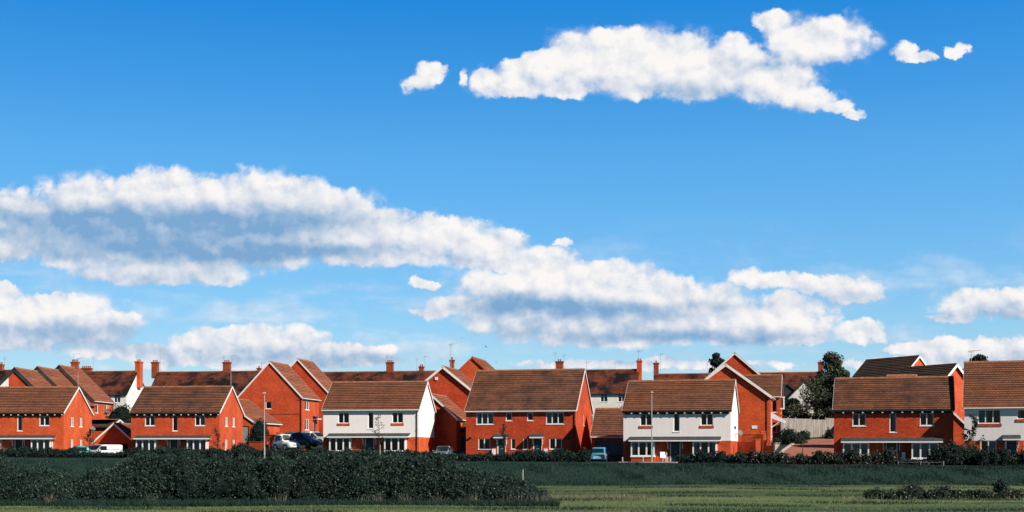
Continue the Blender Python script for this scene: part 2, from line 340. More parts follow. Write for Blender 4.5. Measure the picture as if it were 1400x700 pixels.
M['core'] = flat('painted_inner_shade', (0.008, 0.014, 0.012), 0.95, 0.05, 0.4, 3)  # near-black, standing in for the shade inside the bushes
def ground_mat():
    m, t, b = newmat('meadow_grass')
    tcn = N(t, 'ShaderNodeTexCoord'); ob = tcn.outputs['Object']
    mp = N(t, 'ShaderNodeMapping'); mp.inputs['Scale'].default_value = (0.022, 0.17, 1); t.links.new(ob, mp.inputs[0])
    f1 = nz(t, mp.outputs[0], 1.0, 7, 0.62, 0.40, 0.58)
    f2 = nz(t, ob, 3.5, 6, 0.7, 0.35, 0.7)
    a = mixn(t, f1, (0.042, 0.078, 0.042), (0.160, 0.200, 0.075))
    a = mixn(t, 0.4, a, mixn(t, f2, a, (0.085, 0.105, 0.038)))
    mp2 = N(t, 'ShaderNodeMapping'); mp2.inputs['Scale'].default_value = (0.25, 0.9, 1); t.links.new(ob, mp2.inputs[0])
    f3 = nz(t, mp2.outputs[0], 1.0, 7, 0.7, 0.60, 0.75)
    a = mixn(t, f3, a, (0.19, 0.17, 0.085))
    # rank darker grass grows on the bank and beyond it
    s = N(t, 'ShaderNodeSeparateXYZ'); t.links.new(ob, s.inputs[0])
    nn = N(t, 'ShaderNodeTexNoise'); nn.inputs['Scale'].default_value = 0.3; nn.inputs['Detail'].default_value = 5; t.links.new(ob, nn.inputs['Vector'])
    ma = N(t, 'ShaderNodeMath', operation='MULTIPLY_ADD'); t.links.new(nn.outputs['Fac'], ma.inputs[0]); ma.inputs[1].default_value = 8.0; t.links.new(s.outputs[1], ma.inputs[2])
    mr = N(t, 'ShaderNodeMapRange'); t.links.new(ma.outputs[0], mr.inputs[0]); mr.inputs[1].default_value = 94.5; mr.inputs[2].default_value = 97.0
    dk = mixn(t, f2, (0.015, 0.038, 0.032), (0.026, 0.052, 0.040))
    t.links.new(mixn(t, mr.outputs[0], a, dk), b.inputs['Base Color'])
    b.inputs['Roughness'].default_value = 0.95; b.inputs['Specular IOR Level'].default_value = 0.1
    bp = N(t, 'ShaderNodeBump'); bp.inputs['Strength'].default_value = 0.8; bp.inputs['Distance'].default_value = 0.15
    n3 = N(t, 'ShaderNodeTexNoise'); n3.inputs['Scale'].default_value = 4; n3.inputs['Detail'].default_value = 6; t.links.new(ob, n3.inputs['Vector'])
    t.links.new(n3.outputs['Fac'], bp.inputs['Height']); t.links.new(bp.outputs[0], b.inputs['Normal'])
    return m
M['ground'] = ground_mat()
def paver_mat():
    m, t, b = newmat('brick_paving')
    tcn = N(t, 'ShaderNodeTexCoord'); br = N(t, 'ShaderNodeTexBrick'); t.links.new(tcn.outputs['Object'], br.inputs['Vector'])
    br.inputs['Scale'].default_value = 1; br.inputs['Brick Width'].default_value = 0.21; br.inputs['Row Height'].default_value = 0.105; br.inputs['Mortar Size'].default_value = 0.006
    br.inputs['Color1'].default_value = (0.42, 0.15, 0.08, 1); br.inputs['Color2'].default_value = (0.33, 0.12, 0.07, 1); br.inputs['Mortar'].default_value = (0.22, 0.11, 0.07, 1)
    f = nz(t, tcn.outputs['Object'], 0.5, 6, 0.65, 0.45, 0.75)
    t.links.new(mixn(t, f, br.outputs['Color'], (0.20, 0.085, 0.05)), b.inputs['Base Color']); b.inputs['Roughness'].default_value = 0.9
    return m
M['paving'] = paver_mat()

# ------------------------------------------------------------------ helpers
def at(px, Y, py=None):
    return Vector(((px - 700) / F * Y, Y, 0 if py is None else (HZ - py) / F * Y))
def zpy(py, Y): return (HZ - py) / F * Y
def tag(o, label=None, cat=None, group=None, kind=None):
    if label: o['label'] = label
    if cat: o['category'] = cat
    if group: o['group'] = group
    if kind: o['kind'] = kind
    return o
def empty(name, loc, rz=0.0):
    o = bpy.data.objects.new(name, None); COL.objects.link(o); o.location = loc; o.rotation_euler = (0, 0, rz); o.empty_display_size = 0.5
    return o
class MB:
    def __init__(s): s.v = []; s.f = []; s.m = []; s.uv = {}; s.mats = []
    def mi(s, mat):
        if mat not in s.mats: s.mats.append(mat)
        return s.mats.index(mat)
    def face(s, pts, mat, uv=None):
        i0 = len(s.v); s.v += [tuple(p) for p in pts]; s.f.append(tuple(range(i0, i0 + len(pts)))); s.m.append(s.mi(mat))
        if uv: s.uv[len(s.f) - 1] = uv
    def hexa(s, p, mat):      # p: 8 corners, bottom 4 then top 4
        i = len(s.v); s.v += [tuple(q) for q in p]; k = s.mi(mat)
        for f in ((0, 3, 2, 1), (4, 5, 6, 7), (0, 1, 5, 4), (1, 2, 6, 5), (2, 3, 7, 6), (3, 0, 4, 7)):
            s.f.append(tuple(i + j for j in f)); s.m.append(k)
    def box(s, x0, x1, y0, y1, z0, z1, mat):
        s.hexa([(x0, y0, z0), (x1, y0, z0), (x1, y1, z0), (x0, y1, z0), (x0, y0, z1), (x1, y0, z1), (x1, y1, z1), (x0, y1, z1)], mat)
    def tube(s, pts, rad, mat, n=8, cap=True):
        pts = [Vector(p) for p in pts]; rad = rad if isinstance(rad, (list, tuple)) else [rad] * len(pts); k = s.mi(mat); rings = []
        for j, p in enumerate(pts):
            d = (pts[min(j + 1, len(pts) - 1)] - pts[max(j - 1, 0)])
            d = d.normalized() if d.length > 1e-6 else Vector((0, 0, 1))
            a = d.cross(Vector((0, 0, 1)) if abs(d.z) < 0.9 else Vector((1, 0, 0))).normalized(); b = d.cross(a)
            i0 = len(s.v)
            for q in range(n):
                an = 2 * math.pi * q / n; s.v.append(tuple(p + (a * math.cos(an) + b * math.sin(an)) * rad[j]))
            rings.append(i0)
        for j in range(len(rings) - 1):
            for q in range(n):
                s.f.append((rings[j] + q, rings[j] + (q + 1) % n, rings[j + 1] + (q + 1) % n, rings[j + 1] + q)); s.m.append(k)
        if cap:
            for r in (rings[0], rings[-1]): s.f.append(tuple(r + q for q in range(n))); s.m.append(k)
    def build(s, name, parent=None, smooth=False):
        me = bpy.data.meshes.new(name); me.from_pydata(s.v, [], s.f)
        for m in s.mats: me.materials.append(M[m])
        me.polygons.foreach_set('material_index', s.m)
        if s.uv:
            l = me.uv_layers.new(name='UVMap')
            for fi, uv in s.uv.items():
                p = me.polygons[fi]
                for j, li in enumerate(p.loop_indices): l.data[li].uv = uv[j]
        if smooth: me.polygons.foreach_set('use_smooth', [True] * len(me.polygons))
        me.update(); o = bpy.data.objects.new(name, me); COL.objects.link(o)
        if parent: o.parent = parent
        return o
class Fr:                      # a wall face: origin o, direction u along it, outward normal n
    def __init__(s, o, u, n): s.o = Vector(o); s.u = Vector(u); s.n = Vector(n)
    def p(s, a, b, z): return s.o + s.u * a + s.n * b + Vector((0, 0, z))
    def box(s, mb, a0, a1, b0, b1, z0, z1, mat):
        mb.hexa([s.p(a0, b1, z0), s.p(a1, b1, z0), s.p(a1, b0, z0), s.p(a0, b0, z0), s.p(a0, b1, z1), s.p(a1, b1, z1), s.p(a1, b0, z1), s.p(a0, b0, z1)], mat)
def wall_panel(mb, fr, L, z0, z1, holes, matf, splits=(), gable=None, depth=0.10):
    xs = sorted(set([0, L] + [h[0] for h in holes] + [h[1] for h in holes]))
    zs = sorted(set([z0, z1] + [h[2] for h in holes] + [h[3] for h in holes] + [z for z in splits if z0 < z < z1]))
    for i in range(len(xs) - 1):
        for j in range(len(zs) - 1):
            cx = (xs[i] + xs[i + 1]) / 2; cz = (zs[j] + zs[j + 1]) / 2
            if any(h[0] < cx < h[1] and h[2] < cz < h[3] for h in holes): continue
            mb.face([fr.p(xs[i], 0, zs[j]), fr.p(xs[i + 1], 0, zs[j]), fr.p(xs[i + 1], 0, zs[j + 1]), fr.p(xs[i], 0, zs[j + 1])], matf(cz))
    for (a0, a1, b0, b1) in holes:
        m = matf((b0 + b1) / 2)
        for q in (((a0, b0), (a0, b1)), ((a1, b1), (a1, b0)), ((a0, b1), (a1, b1)), ((a1, b0), (a0, b0))):
            mb.face([fr.p(q[0][0], 0, q[0][1]), fr.p(q[1][0], 0, q[1][1]), fr.p(q[1][0], -depth * 1.6, q[1][1]), fr.p(q[0][0], -depth * 1.6, q[0][1])], m)
    if gable: mb.face([fr.p(0, 0, z1), fr.p(L, 0, z1), fr.p(gable[0], 0, z1 + gable[1])], matf(z1 + 1))
def window(fr, root, a0, a1, z0, z1, n=2, sill='white', curtain=None, depth=0.06, muntin=0, fw=0.075):
    mb = MB(); b0, b1 = -depth - 0.06, -depth + 0.01
    fr.box(mb, a0, a0 + fw, b0, b1, z0, z1, 'white'); fr.box(mb, a1 - fw, a1, b0, b1, z0, z1, 'white')
    fr.box(mb, a0 + fw, a1 - fw, b0, b1, z0, z0 + fw, 'white'); fr.box(mb, a0 + fw, a1 - fw, b0, b1, z1 - fw, z1, 'white')
    for i in range(1, n):
        c = a0 + (a1 - a0) * i / n; fr.box(mb, c - 0.045, c + 0.045, b0, b1 + 0.01, z0 + fw, z1 - fw, 'white')
    if muntin:
        c = z0 + (z1 - z0) * muntin; fr.box(mb, a0 + fw, a1 - fw, b0 + 0.01, b1 - 0.01, c - 0.03, c + 0.03, 'white')
    w = mb.build('window', root)
    p = MB(); p.face([fr.p(a0 + 0.02, -depth - 0.035, z0 + 0.02), fr.p(a1 - 0.02, -depth - 0.035, z0 + 0.02), fr.p(a1 - 0.02, -depth - 0.035, z1 - 0.02), fr.p(a0 + 0.02, -depth - 0.035, z1 - 0.02)], 'glass')
    p.build('pane', w)
    if sill:
        sm = MB()
        if sill == 'white': fr.box(sm, a0 - 0.06, a1 + 0.06, -0.08, 0.05, z0 - 0.07, z0 - 0.002, 'white')
        else: fr.box(sm, a0 - 0.10, a1 + 0.10, -0.06, 0.06, z0 - 0.24, z0 - 0.002, sill)
        sm.build('sill', w)
    if curtain:
        cm = MB(); L = a1 - a0
        spans = {'both': [(0.02, 0.27), (0.73, 0.98)], 'full': [(0.02, 0.98)], 'left': [(0.02, 0.45)], 'right': [(0.55, 0.98)], 'blind': [(0.03, 0.97)], 'stripes': [(0.03, 0.2), (0.36, 0.58), (0.72, 0.95)]}[curtain]
        for (s0, s1) in spans:
            cm = MB(); k = max(4, int((s1 - s0) * L / 0.07)); zb = z0 + (0.03 if curtain != 'blind' else (z1 - z0) * 0.55)
            for i in range(k):
                x0 = a0 + L * (s0 + (s1 - s0) * i / k); x1 = a0 + L * (s0 + (s1 - s0) * (i + 1) / k)
                y0 = -depth - 0.12 - 0.05 * (i % 2); y1 = -depth - 0.12 - 0.05 * ((i + 1) % 2)
                cm.face([fr.p(x0, y0, zb), fr.p(x1, y1, zb), fr.p(x1, y1, z1 - 0.03), fr.p(x0, y0, z1 - 0.03)], 'curtain')
            cm.build('curtain', w)
    return w
def gable_roof(root, W, D, ez, rise, axis, mat='tile', oe=0.28, ov=0.12, verge='white', vw=0.17, ridge=True, name='roof', course=0.33, x0=0.0, y0=0.0):
    """ridge along local x (axis 'x') or y; eaves at height ez over the walls"""
    if axis == 'x': T = lambda a, c, z: (x0 + a, y0 + c, z); L, H = W, D
    else: T = lambda a, c, z: (x0 + c, y0 + a, z); L, H = D, W
    half = H / 2; sl_ = rise / half; ang = math.atan(sl_); full = (half + oe) / math.cos(ang)
    n = max(3, round(full / course)); mb = MB(); lip = 0.055; th = 0.10
    a0, a1 = -ov, L + ov
    top = ez + rise + th / math.cos(ang)
    for side in (0, 1):
        sg = 1 if side == 0 else -1
        def pt(a, s, h):       # s: slope distance down from the ridge, h: lift normal to the slope
            c = half - s * math.cos(ang) - h * math.sin(ang); z = top - s * math.sin(ang) + h * math.cos(ang)
            return T(a, c if side == 0 else H - c, z)
        for i in range(n):
            s0, s1 = full * i / n, full * (i + 1) / n
            mb.face([pt(a0, s0, 0), pt(a1, s0, 0), pt(a1, s1, lip), pt(a0, s1, lip)], mat, [(a0 + side * 50, -s0), (a1 + side * 50, -s0), (a1 + side * 50, -s1), (a0 + side * 50, -s1)])
            mb.face([pt(a0, s1, lip), pt(a1, s1, lip), pt(a1, s1, 0 if i < n - 1 else -th + 0.01), pt(a0, s1, 0 if i < n - 1 else -th + 0.01)], mat, [(a0 + side * 50, -s1), (a1 + side * 50, -s1), (a1 + side * 50, -s1 - .02), (a0 + side * 50, -s1 - .02)])
        mb.face([pt(a0, 0, -th), pt(a1, 0, -th), pt(a1, full, -th), pt(a0, full, -th)], 'soffit')
        for a in (a0, a1): mb.face([pt(a, 0, 0), pt(a, full, 0), pt(a, full, -th), pt(a, 0, -th)], mat, [(0, 0), (0, 1), (.05, 1), (.05, 0)])
    rf = mb.build(name, root)
    if ridge:
        rm = MB(); k = max(2, int((a1 - a0) / 0.45))
        for i in range(k):
            b0 = a0 + (a1 - a0) * i / k; b1 = a0 + (a1 - a0) * (i + 1) / k - 0.015
            pr = [(-0.13, -0.10), (-0.09, 0.02), (0, 0.075), (0.09, 0.02), (0.13, -0.10)]
            for j in range(4):
                rm.face([T(b0, half + pr[j][0], top + pr[j][1]), T(b1, half + pr[j][0], top + pr[j][1]), T(b1, half + pr[j + 1][0], top + pr[j + 1][1]), T(b0, half + pr[j + 1][0], top + pr[j + 1][1])], 'ridge')
            for b in (b0, b1): rm.face([T(b, half + c, top + z) for c, z in pr], 'ridge')
        rm.build('ridge_tiles', rf)
    if verge:
        for a in (0, 1):
            vb = MB()
            for side in (0, 1):
                def q(aa, s, h):
                    c = half - s * math.cos(ang) - h * math.sin(ang); z = top - s * math.sin(ang) + h * math.cos(ang)
                    return T(aa, c if side == 0 else H - c, z)
                A0, A1 = (a0 - 0.03, a0 - 0.004) if a == 0 else (a1 + 0.004, a1 + 0.03)
                vb.hexa([q(A0, 0.0, -vw), q(A1, 0.0, -vw), q(A1, full, -vw), q(A0, full, -vw), q(A0, 0.0, 0.02), q(A1, 0.0, 0.02), q(A1, full, 0.02), q(A0, full, 0.02)], verge)
            vb.build('bargeboard', rf)
    return rf
def eaves(root, W, D, ez, style, oe=0.28, x0=0.0, y0=0.0, axis='x'):
    if axis == 'x': edges = [(Fr((x0, y0, 0), (1, 0, 0), (0, -1, 0)), W), (Fr((x0 + W, y0 + D, 0), (-1, 0, 0), (0, 1, 0)), W)]
    else: edges = [(Fr((x0 + W, y0, 0), (0, 1, 0), (1, 0, 0)), D), (Fr((x0, y0 + D, 0), (0, -1, 0), (-1, 0, 0)), D)]
    for i, (fr, L) in enumerate(edges):
        mb = MB(); w = 'white' if style == 'white' else 'soffit'
        fr.box(mb, -0.08, L + 0.08, 0.004, oe - 0.05, ez - 0.23, ez - 0.20, w)
        fr.box(mb, -0.08, L + 0.08, oe - 0.05, oe - 0.02, ez - 0.26, ez - 0.06, w)
        f = mb.build('fascia', root)
        g = MB(); g.tube([fr.p(-0.1, oe + 0.045, ez - 0.16), fr.p(L + 0.1, oe + 0.045, ez - 0.16)], 0.055, 'dark' if style != 'white' or i == 1 else 'white', 8)
        g.build('gutter', f)
        if style == 'dentil' and i == 0:
            for k in range(int(L / 0.88)):
                c = MB(); a = 0.45 + k * 0.88
                fr.box(c, a - 0.30, a + 0.30, 0.004, 0.12, ez - 0.42, ez - 0.235, 'soffit'); c.build('eaves_bracket', f)
                if k % 1 == 0:
                    d = MB(); fr.box(d, a + 0.34, a + 0.48, oe - 0.019, oe + 0.03, ez - 0.35, ez - 0.225, 'white'); d.build('rafter_end', f)
def downpipe(root, fr, a, z0, z1, mat='dark'):
    mb = MB(); mb.tube([fr.p(a, 0.30, z1), fr.p(a, 0.07, z1 - 0.3), fr.p(a, 0.07, z0)], 0.04, mat, 8)
    for z in np.arange(z0 + 0.8, z1 - 0.4, 1.5): fr.box(mb, a - 0.06, a + 0.06, 0.0, 0.12, z, z + 0.05, mat)
    mb.build('downpipe', root)
def chimney(root, x, y, w, d, z0, z1, pots=2, mat='brick_old', cap=True, base=None):
    mb = MB(); mb.box(x - w / 2, x + w / 2, y - d / 2, y + d / 2, z0, z1 - 0.3, mat)
    mb.box(x - w / 2 - 0.06, x + w / 2 + 0.06, y - d / 2 - 0.06, y + d / 2 + 0.06, z1 - 0.3, z1 - 0.12, mat)
    mb.box(x - w / 2 - 0.11, x + w / 2 + 0.11, y - d / 2 - 0.11, y + d / 2 + 0.11, z1 - 0.12, z1, mat)
    c = mb.build('chimney', root)
    for i in range(pots):
        px = x + (i - (pots - 1) / 2) * min(0.36, w / max(1, pots) * 0.95)
        p = MB(); p.tube([(px, y, z1), (px, y, z1 + 0.05), (px, y, z1 + 0.28), (px, y, z1 + 0.30), (px, y, z1 + 0.36)], [0.15, 0.12, 0.11, 0.14, 0.13], 'pot', 10); p.build('chimney_pot', c)
    return c
def aerial(root, x, y, z0, z1, kind='yagi', ang=0.3):
    mb = MB(); mb.tube([(x, y, z0), (x, y, z1)], 0.03, 'metal', 6)
    if kind in ('yagi', 'both'):
        c, s = math.cos(ang), math.sin(ang)
        mb.tube([(x - 0.3 * c, y - 0.3 * s, z1 - 0.1), (x + 0.9 * c, y + 0.9 * s, z1 + 0.05)], 0.022, 'metal', 5)
        for i in range(7):
            t = -0.25 + i * 0.18; l = 0.26 - i * 0.018; q = Vector((x + t * c, y + t * s, z1 - 0.06 + t * 0.12))
            mb.tube([q - Vector((-s, c, 0)) * l, q + Vector((-s, c, 0)) * l], 0.012, 'metal', 4)
    if kind in ('tee', 'both'):
        for dz in (0.0, 0.2, 0.4): mb.tube([(x - 0.32, y, z1 - dz), (x + 0.32, y, z1 - dz)], 0.016, 'metal', 4)
    mb.build('aerial', root)
def dish(root, fr, a, z):
    mb = MB(); c = fr.p(a, 0.45, z); d = (fr.n * 0.5 + Vector((0.3, -0.8, 0.35))).normalized()
    u = d.cross(Vector((0, 0, 1))).normalized(); w = u.cross(d); rings = []
    for r, h in ((0.02, 0), (0.16, 0.015), (0.30, 0.06)):
        i0 = len(mb.v)
        for k in range(14):
            an = k / 14 * 2 * math.pi; mb.v.append(tuple(c + (u * math.cos(an) + w * math.sin(an)) * r + d * h))
        rings.append(i0)
    mi = mb.mi('dish')
    for j in range(2):
        for k in range(14): mb.f.append((rings[j] + k, rings[j] + (k + 1) % 14, rings[j + 1] + (k + 1) % 14, rings[j + 1] + k)); mb.m.append(mi)
    mb.tube([fr.p(a, 0, z - 0.1), fr.p(a, 0.2, z - 0.12), c], 0.03, 'dark', 6); mb.tube([c - w * 0.28, c + d * 0.42], 0.014, 'dark', 5)
    mb.build('satellite_dish', root)

# ------------------------------------------------------------------ terrain
def tline(X, Y): return 0.332 * X + 0.943 * Y - 126.4
def ss(x, a, b):
    t = min(1, max(0, (x - a) / (b - a))); return t * t * (3 - 2 * t)
def hgt(X, Y):
    bt = 99.5 - 0.05 * X                    # top edge of the bank
    zp = -1.05 - 0.0063 * max(-120, min(120, X))
    z = -2.4 + (zp + 2.4) * ss(Y, bt - 6.5, bt)
    if Y > bt:
        t = tline(X, Y); z = zp + (0.09 * max(0, min(t - 3.5, 42))) + 0.03 * max(0, min(t - 45.5, 90))
    z += 0.05 * math.sin(X * 0.31 + Y * 0.17) * math.sin(Y * 0.23 - X * 0.11) * (1 if Y < 99 else 0.3)
    return z
xs = sorted(set(list(np.arange(-120, 120.1, 2.0)) + [-2500, -1200, -600, -350, -220, -160, 160, 220, 350, 600, 1200, 2500]))
ys = sorted(set([-300, -150, -60, -20, 0, 20] + list(np.arange(34, 90, 2.0)) + list(np.arange(90, 108, 0.6)) + list(np.arange(108, 200, 2.5)) + [210, 230, 260, 300, 400, 600, 1000, 2000, 4500]))
gv = [(x, y, hgt(x, y)) for y in ys for x in xs]; nx = len(xs)
gf = [(j * nx + i, j * nx + i + 1, (j + 1) * nx + i + 1, (j + 1) * nx + i) for j in range(len(ys) - 1) for i in range(nx - 1)]
me = bpy.data.meshes.new('ground'); me.from_pydata(gv, [], gf); me.materials.append(M['ground']); me.polygons.foreach_set('use_smooth', [True] * len(gf))
g = bpy.data.objects.new('ground', me); COL.objects.link(g); tag(g, kind='structure')
def sheet(name, fpoly, mat, lift=0.02, n=14):
    """surface patch draped over the terrain between two edge lines"""
    mb = MB(); A, B = fpoly
    def gp(u, v):
        def ln(L, t):
            t *= len(L) - 1; i = min(int(t), len(L) - 2); f = t - i; return (L[i][0] * (1 - f) + L[i + 1][0] * f, L[i][1] * (1 - f) + L[i + 1][1] * f)
        a = ln(A, v); b = ln(B, v); x = a[0] * (1 - u) + b[0] * u; y = a[1] * (1 - u) + b[1] * u
        return (x, y, hgt(x, y) + lift)
    for i in range(n):
        for j in range(n * 2):
            mb.face([gp(i / n, j / n / 2), gp((i + 1) / n, j / n / 2), gp((i + 1) / n, (j + 1) / n / 2), gp(i / n, (j + 1) / n / 2)], mat)
    o = mb.build(name); tag(o, kind='structure'); return o
RL = [(23.2, 119), (25.6, 128), (27.3, 135), (29.3, 142), (32.1, 150), (34.8, 156)]; RR = [(29.4, 119), (31.6, 128), (33.8, 135), (36.5, 142), (38.6, 150), (39.6, 156)]
sheet('road', (RL, RR), 'paving', 0.05)
for E in (RL[1:], RR[2:]):
    kbm = MB()
    for (x0, y0), (x1, y1) in zip(E[:-1], E[1:]):
        for q in range(4):
            a0 = (x0 + (x1 - x0) * q / 4, y0 + (y1 - y0) * q / 4); a1 = (x0 + (x1 - x0) * (q + 1) / 4, y0 + (y1 - y0) * (q + 1) / 4)
            za, zb_ = hgt(*a0), hgt(*a1); w_ = 0.14
            kbm.hexa([(a0[0] - w_, a0[1], za - .2), (a0[0] + w_, a0[1], za - .2), (a1[0] + w_, a1[1], zb_ - .2), (a1[0] - w_, a1[1], zb_ - .2), (a0[0] - w_, a0[1], za + .16), (a0[0] + w_, a0[1], za + .16), (a1[0] + w_, a1[1], zb_ + .16), (a1[0] - w_, a1[1], zb_ + .16)], 'concrete')
    tag(kbm.build('kerb'), kind='structure')
# estate road running in front of the houses, below the gardens
row = lambda x, off: (x, (126.4 + off - 0.332 * x) / 0.943)
sheet('pavement', ([row(x, -13.0) for x in np.linspace(-95, 75, 9)], [row(x, -10.5) for x in np.linspace(-95, 75, 9)]), 'gravel', 0.04, 20)

# ------------------------------------------------------------------ house builders
def place(name, px_right, D, yaw, W, zb):
    th = R(yaw); c = at(px_right, D); fl = c - Vector((math.cos(th), -math.sin(th), 0)) * W
    return empty(name, (fl.x, fl.y, zb), -th)
def walls(root, W, D, ez, rise, axis, holes, matf, splits=(), zb=-1.5, name='wall'):
    """holes: dict face -> list of (a0,a1,z0,z1)"""
    faces = {'front': (Fr((0, 0, 0), (1, 0, 0), (0, -1, 0)), W), 'right': (Fr((W, 0, 0), (0, 1, 0), (1, 0, 0)), D),
             'back': (Fr((W, D, 0), (-1, 0, 0), (0, 1, 0)), W), 'left': (Fr((0, D, 0), (0, -1, 0), (-1, 0, 0)), D)}
    mb = MB()
    for k, (fr, L) in faces.items():
        gb = None
        if (axis == 'x' and k in ('left', 'right')) or (axis == 'y' and k in ('front', 'back')): gb = (L / 2, rise)
        wall_panel(mb, fr, L, zb, ez, holes.get(k, []), matf, splits, gb)
    # upper floor inside keeps the rooms dark
    mb.face([(0.05, 0.05, ez - 0.02), (W - 0.05, 0.05, ez - 0.02), (W - 0.05, D - 0.05, ez - 0.02), (0.05, D - 0.05, ez - 0.02)], 'soffit')
    mb.face([(0.05, 0.05, 2.45), (W - 0.05, 0.05, 2.45), (W - 0.05, D - 0.05, 2.45), (0.05, D - 0.05, 2.45)], 'soffit')
    w = mb.build(name, root); return faces, w
def door(root, fr, a0, a1, h=2.05, recess=0.12, mat='door', name='door'):
    mb = MB()
    f = 0.06
    fr.box(mb, a0 + f, a1 - f, -recess - 0.05, -recess, 0.0, h - f, mat)
    fr.box(mb, a0 + f + 0.12, a1 - f - 0.12, -recess, -recess + 0.012, 0.2, 0.85, mat); fr.box(mb, a0 + f + 0.12, a1 - f - 0.12, -recess, -recess + 0.012, 1.05, 1.8, mat)
    d = mb.build(name, root)
    k = MB(); fr.box(k, a0, a0 + f, -recess - 0.06, 0.01, 0, h, 'white'); fr.box(k, a1 - f, a1, -recess - 0.06, 0.01, 0, h, 'white'); fr.box(k, a0 + f, a1 - f, -recess - 0.06, 0.01, h - f, h, 'white'); k.build('door_frame', d)
    l = MB(); m = (a0 + a1) / 2; fr.box(l, m - 0.14, m + 0.14, -recess + 0.013, -recess + 0.03, 0.92, 0.98, 'metal'); l.build('letterbox', d)
    return d
def bay(root, fr, a0, a1, zs, zt, out=0.62, curtain=None, matb='brick'):
    mb = MB(); fw = 0.13
    fr.box(mb, a0 + 0.02, a1 - 0.02, 0.003, out - 0.03, -1.2, zs - 0.08, matb); b = mb.build('bay_base', root)
    w = MB()
    fr.box(w, a0 - 0.05, a1 + 0.05, 0.003, out + 0.06, zs - 0.08, zs + 0.02, 'white')
    for a in (a0, a1 - fw): fr.box(w, a, a + fw, out - 0.12, out, zs + 0.02, zt, 'white')
    for i in (1, 2):
        c = a0 + (a1 - a0) * i / 3; fr.box(w, c - 0.07, c + 0.07, out - 0.10, out - 0.01, zs + 0.02, zt, 'white')
    fr.box(w, a0 + fw, a1 - fw, out - 0.10, out - 0.012, zt - 0.1, zt, 'white'); fr.box(w, a0 + fw, a1 - fw, out - 0.10, out - 0.012, zs + 0.02, zs + 0.12, 'white')
    for a in (a0, a1 - 0.09):
        fr.box(w, a + 0.004, a + 0.086, 0.003, 0.10, zs + 0.02, zt - 0.004, 'white'); fr.box(w, a + 0.004, a + 0.086, 0.10, out - 0.12, zs + 0.02, zs + 0.1, 'white'); fr.box(w, a + 0.004, a + 0.086, 0.10, out - 0.12, zt - 0.1, zt - 0.004, 'white')
    wo_ = w.build('bay_window', root)
    p = MB(); p.face([fr.p(a0 + .05, out - 0.06, zs), fr.p(a1 - .05, out - 0.06, zs), fr.p(a1 - .05, out - 0.06, zt), fr.p(a0 + .05, out - 0.06, zt)], 'glass')
    for a in (a0 + 0.045, a1 - 0.045): p.face([fr.p(a, 0.05, zs), fr.p(a, out - 0.1, zs), fr.p(a, out - 0.1, zt), fr.p(a, 0.05, zt)], 'glass')
    p.build('pane', wo_)
    if curtain:
        cm = MB(); L = a1 - a0 - 0.2
        spans = {'both': [(0.0, 0.16), (0.84, 1)], 'stripes': [(0.03, 0.16), (0.28, 0.40), (0.44, 0.6), (0.72, 0.86)], 'full': [(0, 0.30), (0.36, 0.64), (0.70, 1)]}[curtain]
        for s0, s1 in spans:
            cm = MB(); k = max(4, int((s1 - s0) * L / 0.07))
            for i in range(k):
                x0 = a0 + 0.1 + L * (s0 + (s1 - s0) * i / k); x1 = a0 + 0.1 + L * (s0 + (s1 - s0) * (i + 1) / k)
                y0 = out - 0.16 - 0.04 * (i % 2); y1 = out - 0.16 - 0.04 * ((i + 1) % 2)
                cm.face([fr.p(x0, y0, zs + .04), fr.p(x1, y1, zs + .04), fr.p(x1, y1, zt - 0.02), fr.p(x0, y0, zt - 0.02)], 'curtain')
            cm.build('curtain', wo_)
def bracket(root, fr, a, zt, out=0.5, drop=0.6, mat='white'):
    mb = MB(); pts = [(0.0, zt - drop), (0.06, zt - drop), (0.10, zt - drop * 0.6), (0.22, zt - drop * 0.28), (out, zt - 0.08), (out, zt), (0.0, zt)]
    for s in (-0.035, 0.035): mb.face([fr.p(a + s, 0.004 + b, z) for b, z in pts], mat)
    for i in range(len(pts)):
        q0, q1 = pts[i], pts[(i + 1) % len(pts)]
        mb.face([fr.p(a - .035, .004 + q0[0], q0[1]), fr.p(a + .035, .004 + q0[0], q0[1]), fr.p(a + .035, .004 + q1[0], q1[1]), fr.p(a - .035, .004 + q1[0], q1[1])], mat)
    mb.build('bracket', root)
def lean_canopy(root, fr, a0, a1, zw, zf, out, mat='lead', fasc='white', name='canopy'):
    mb = MB(); t = 0.06
    mb.hexa([fr.p(a0, out, zf), fr.p(a1, out, zf), fr.p(a1, 0.003, zw), fr.p(a0, 0.003, zw), fr.p(a0, out, zf + t), fr.p(a1, out, zf + t), fr.p(a1, 0.003, zw + t), fr.p(a0, 0.003, zw + t)], mat)
    k = 3
    for i in range(1, k):     # lapped courses
        b = out * i / k; z = zf + (zw - zf) * (1 - i / k)
        b2 = out * (k - i) / k; z2 = zf + (zw - zf) * (i / k); fr.box(mb, a0 + .01, a1 - .01, b2 - 0.02, b2 + 0.02, z2 + t - 0.03, z2 + t + 0.025, mat)
    c = mb.build(name, root)
    f = MB(); fr.box(f, a0 + 0.02, a1 - 0.02, out - 0.05, out + 0.02, zf - 0.13, zf - 0.004, fasc); fr.box(f, a0 + 0.02, a1 - 0.02, 0.01, out - 0.05, zf - 0.12, zf - 0.09, fasc)
    f.build('fascia', c); return c

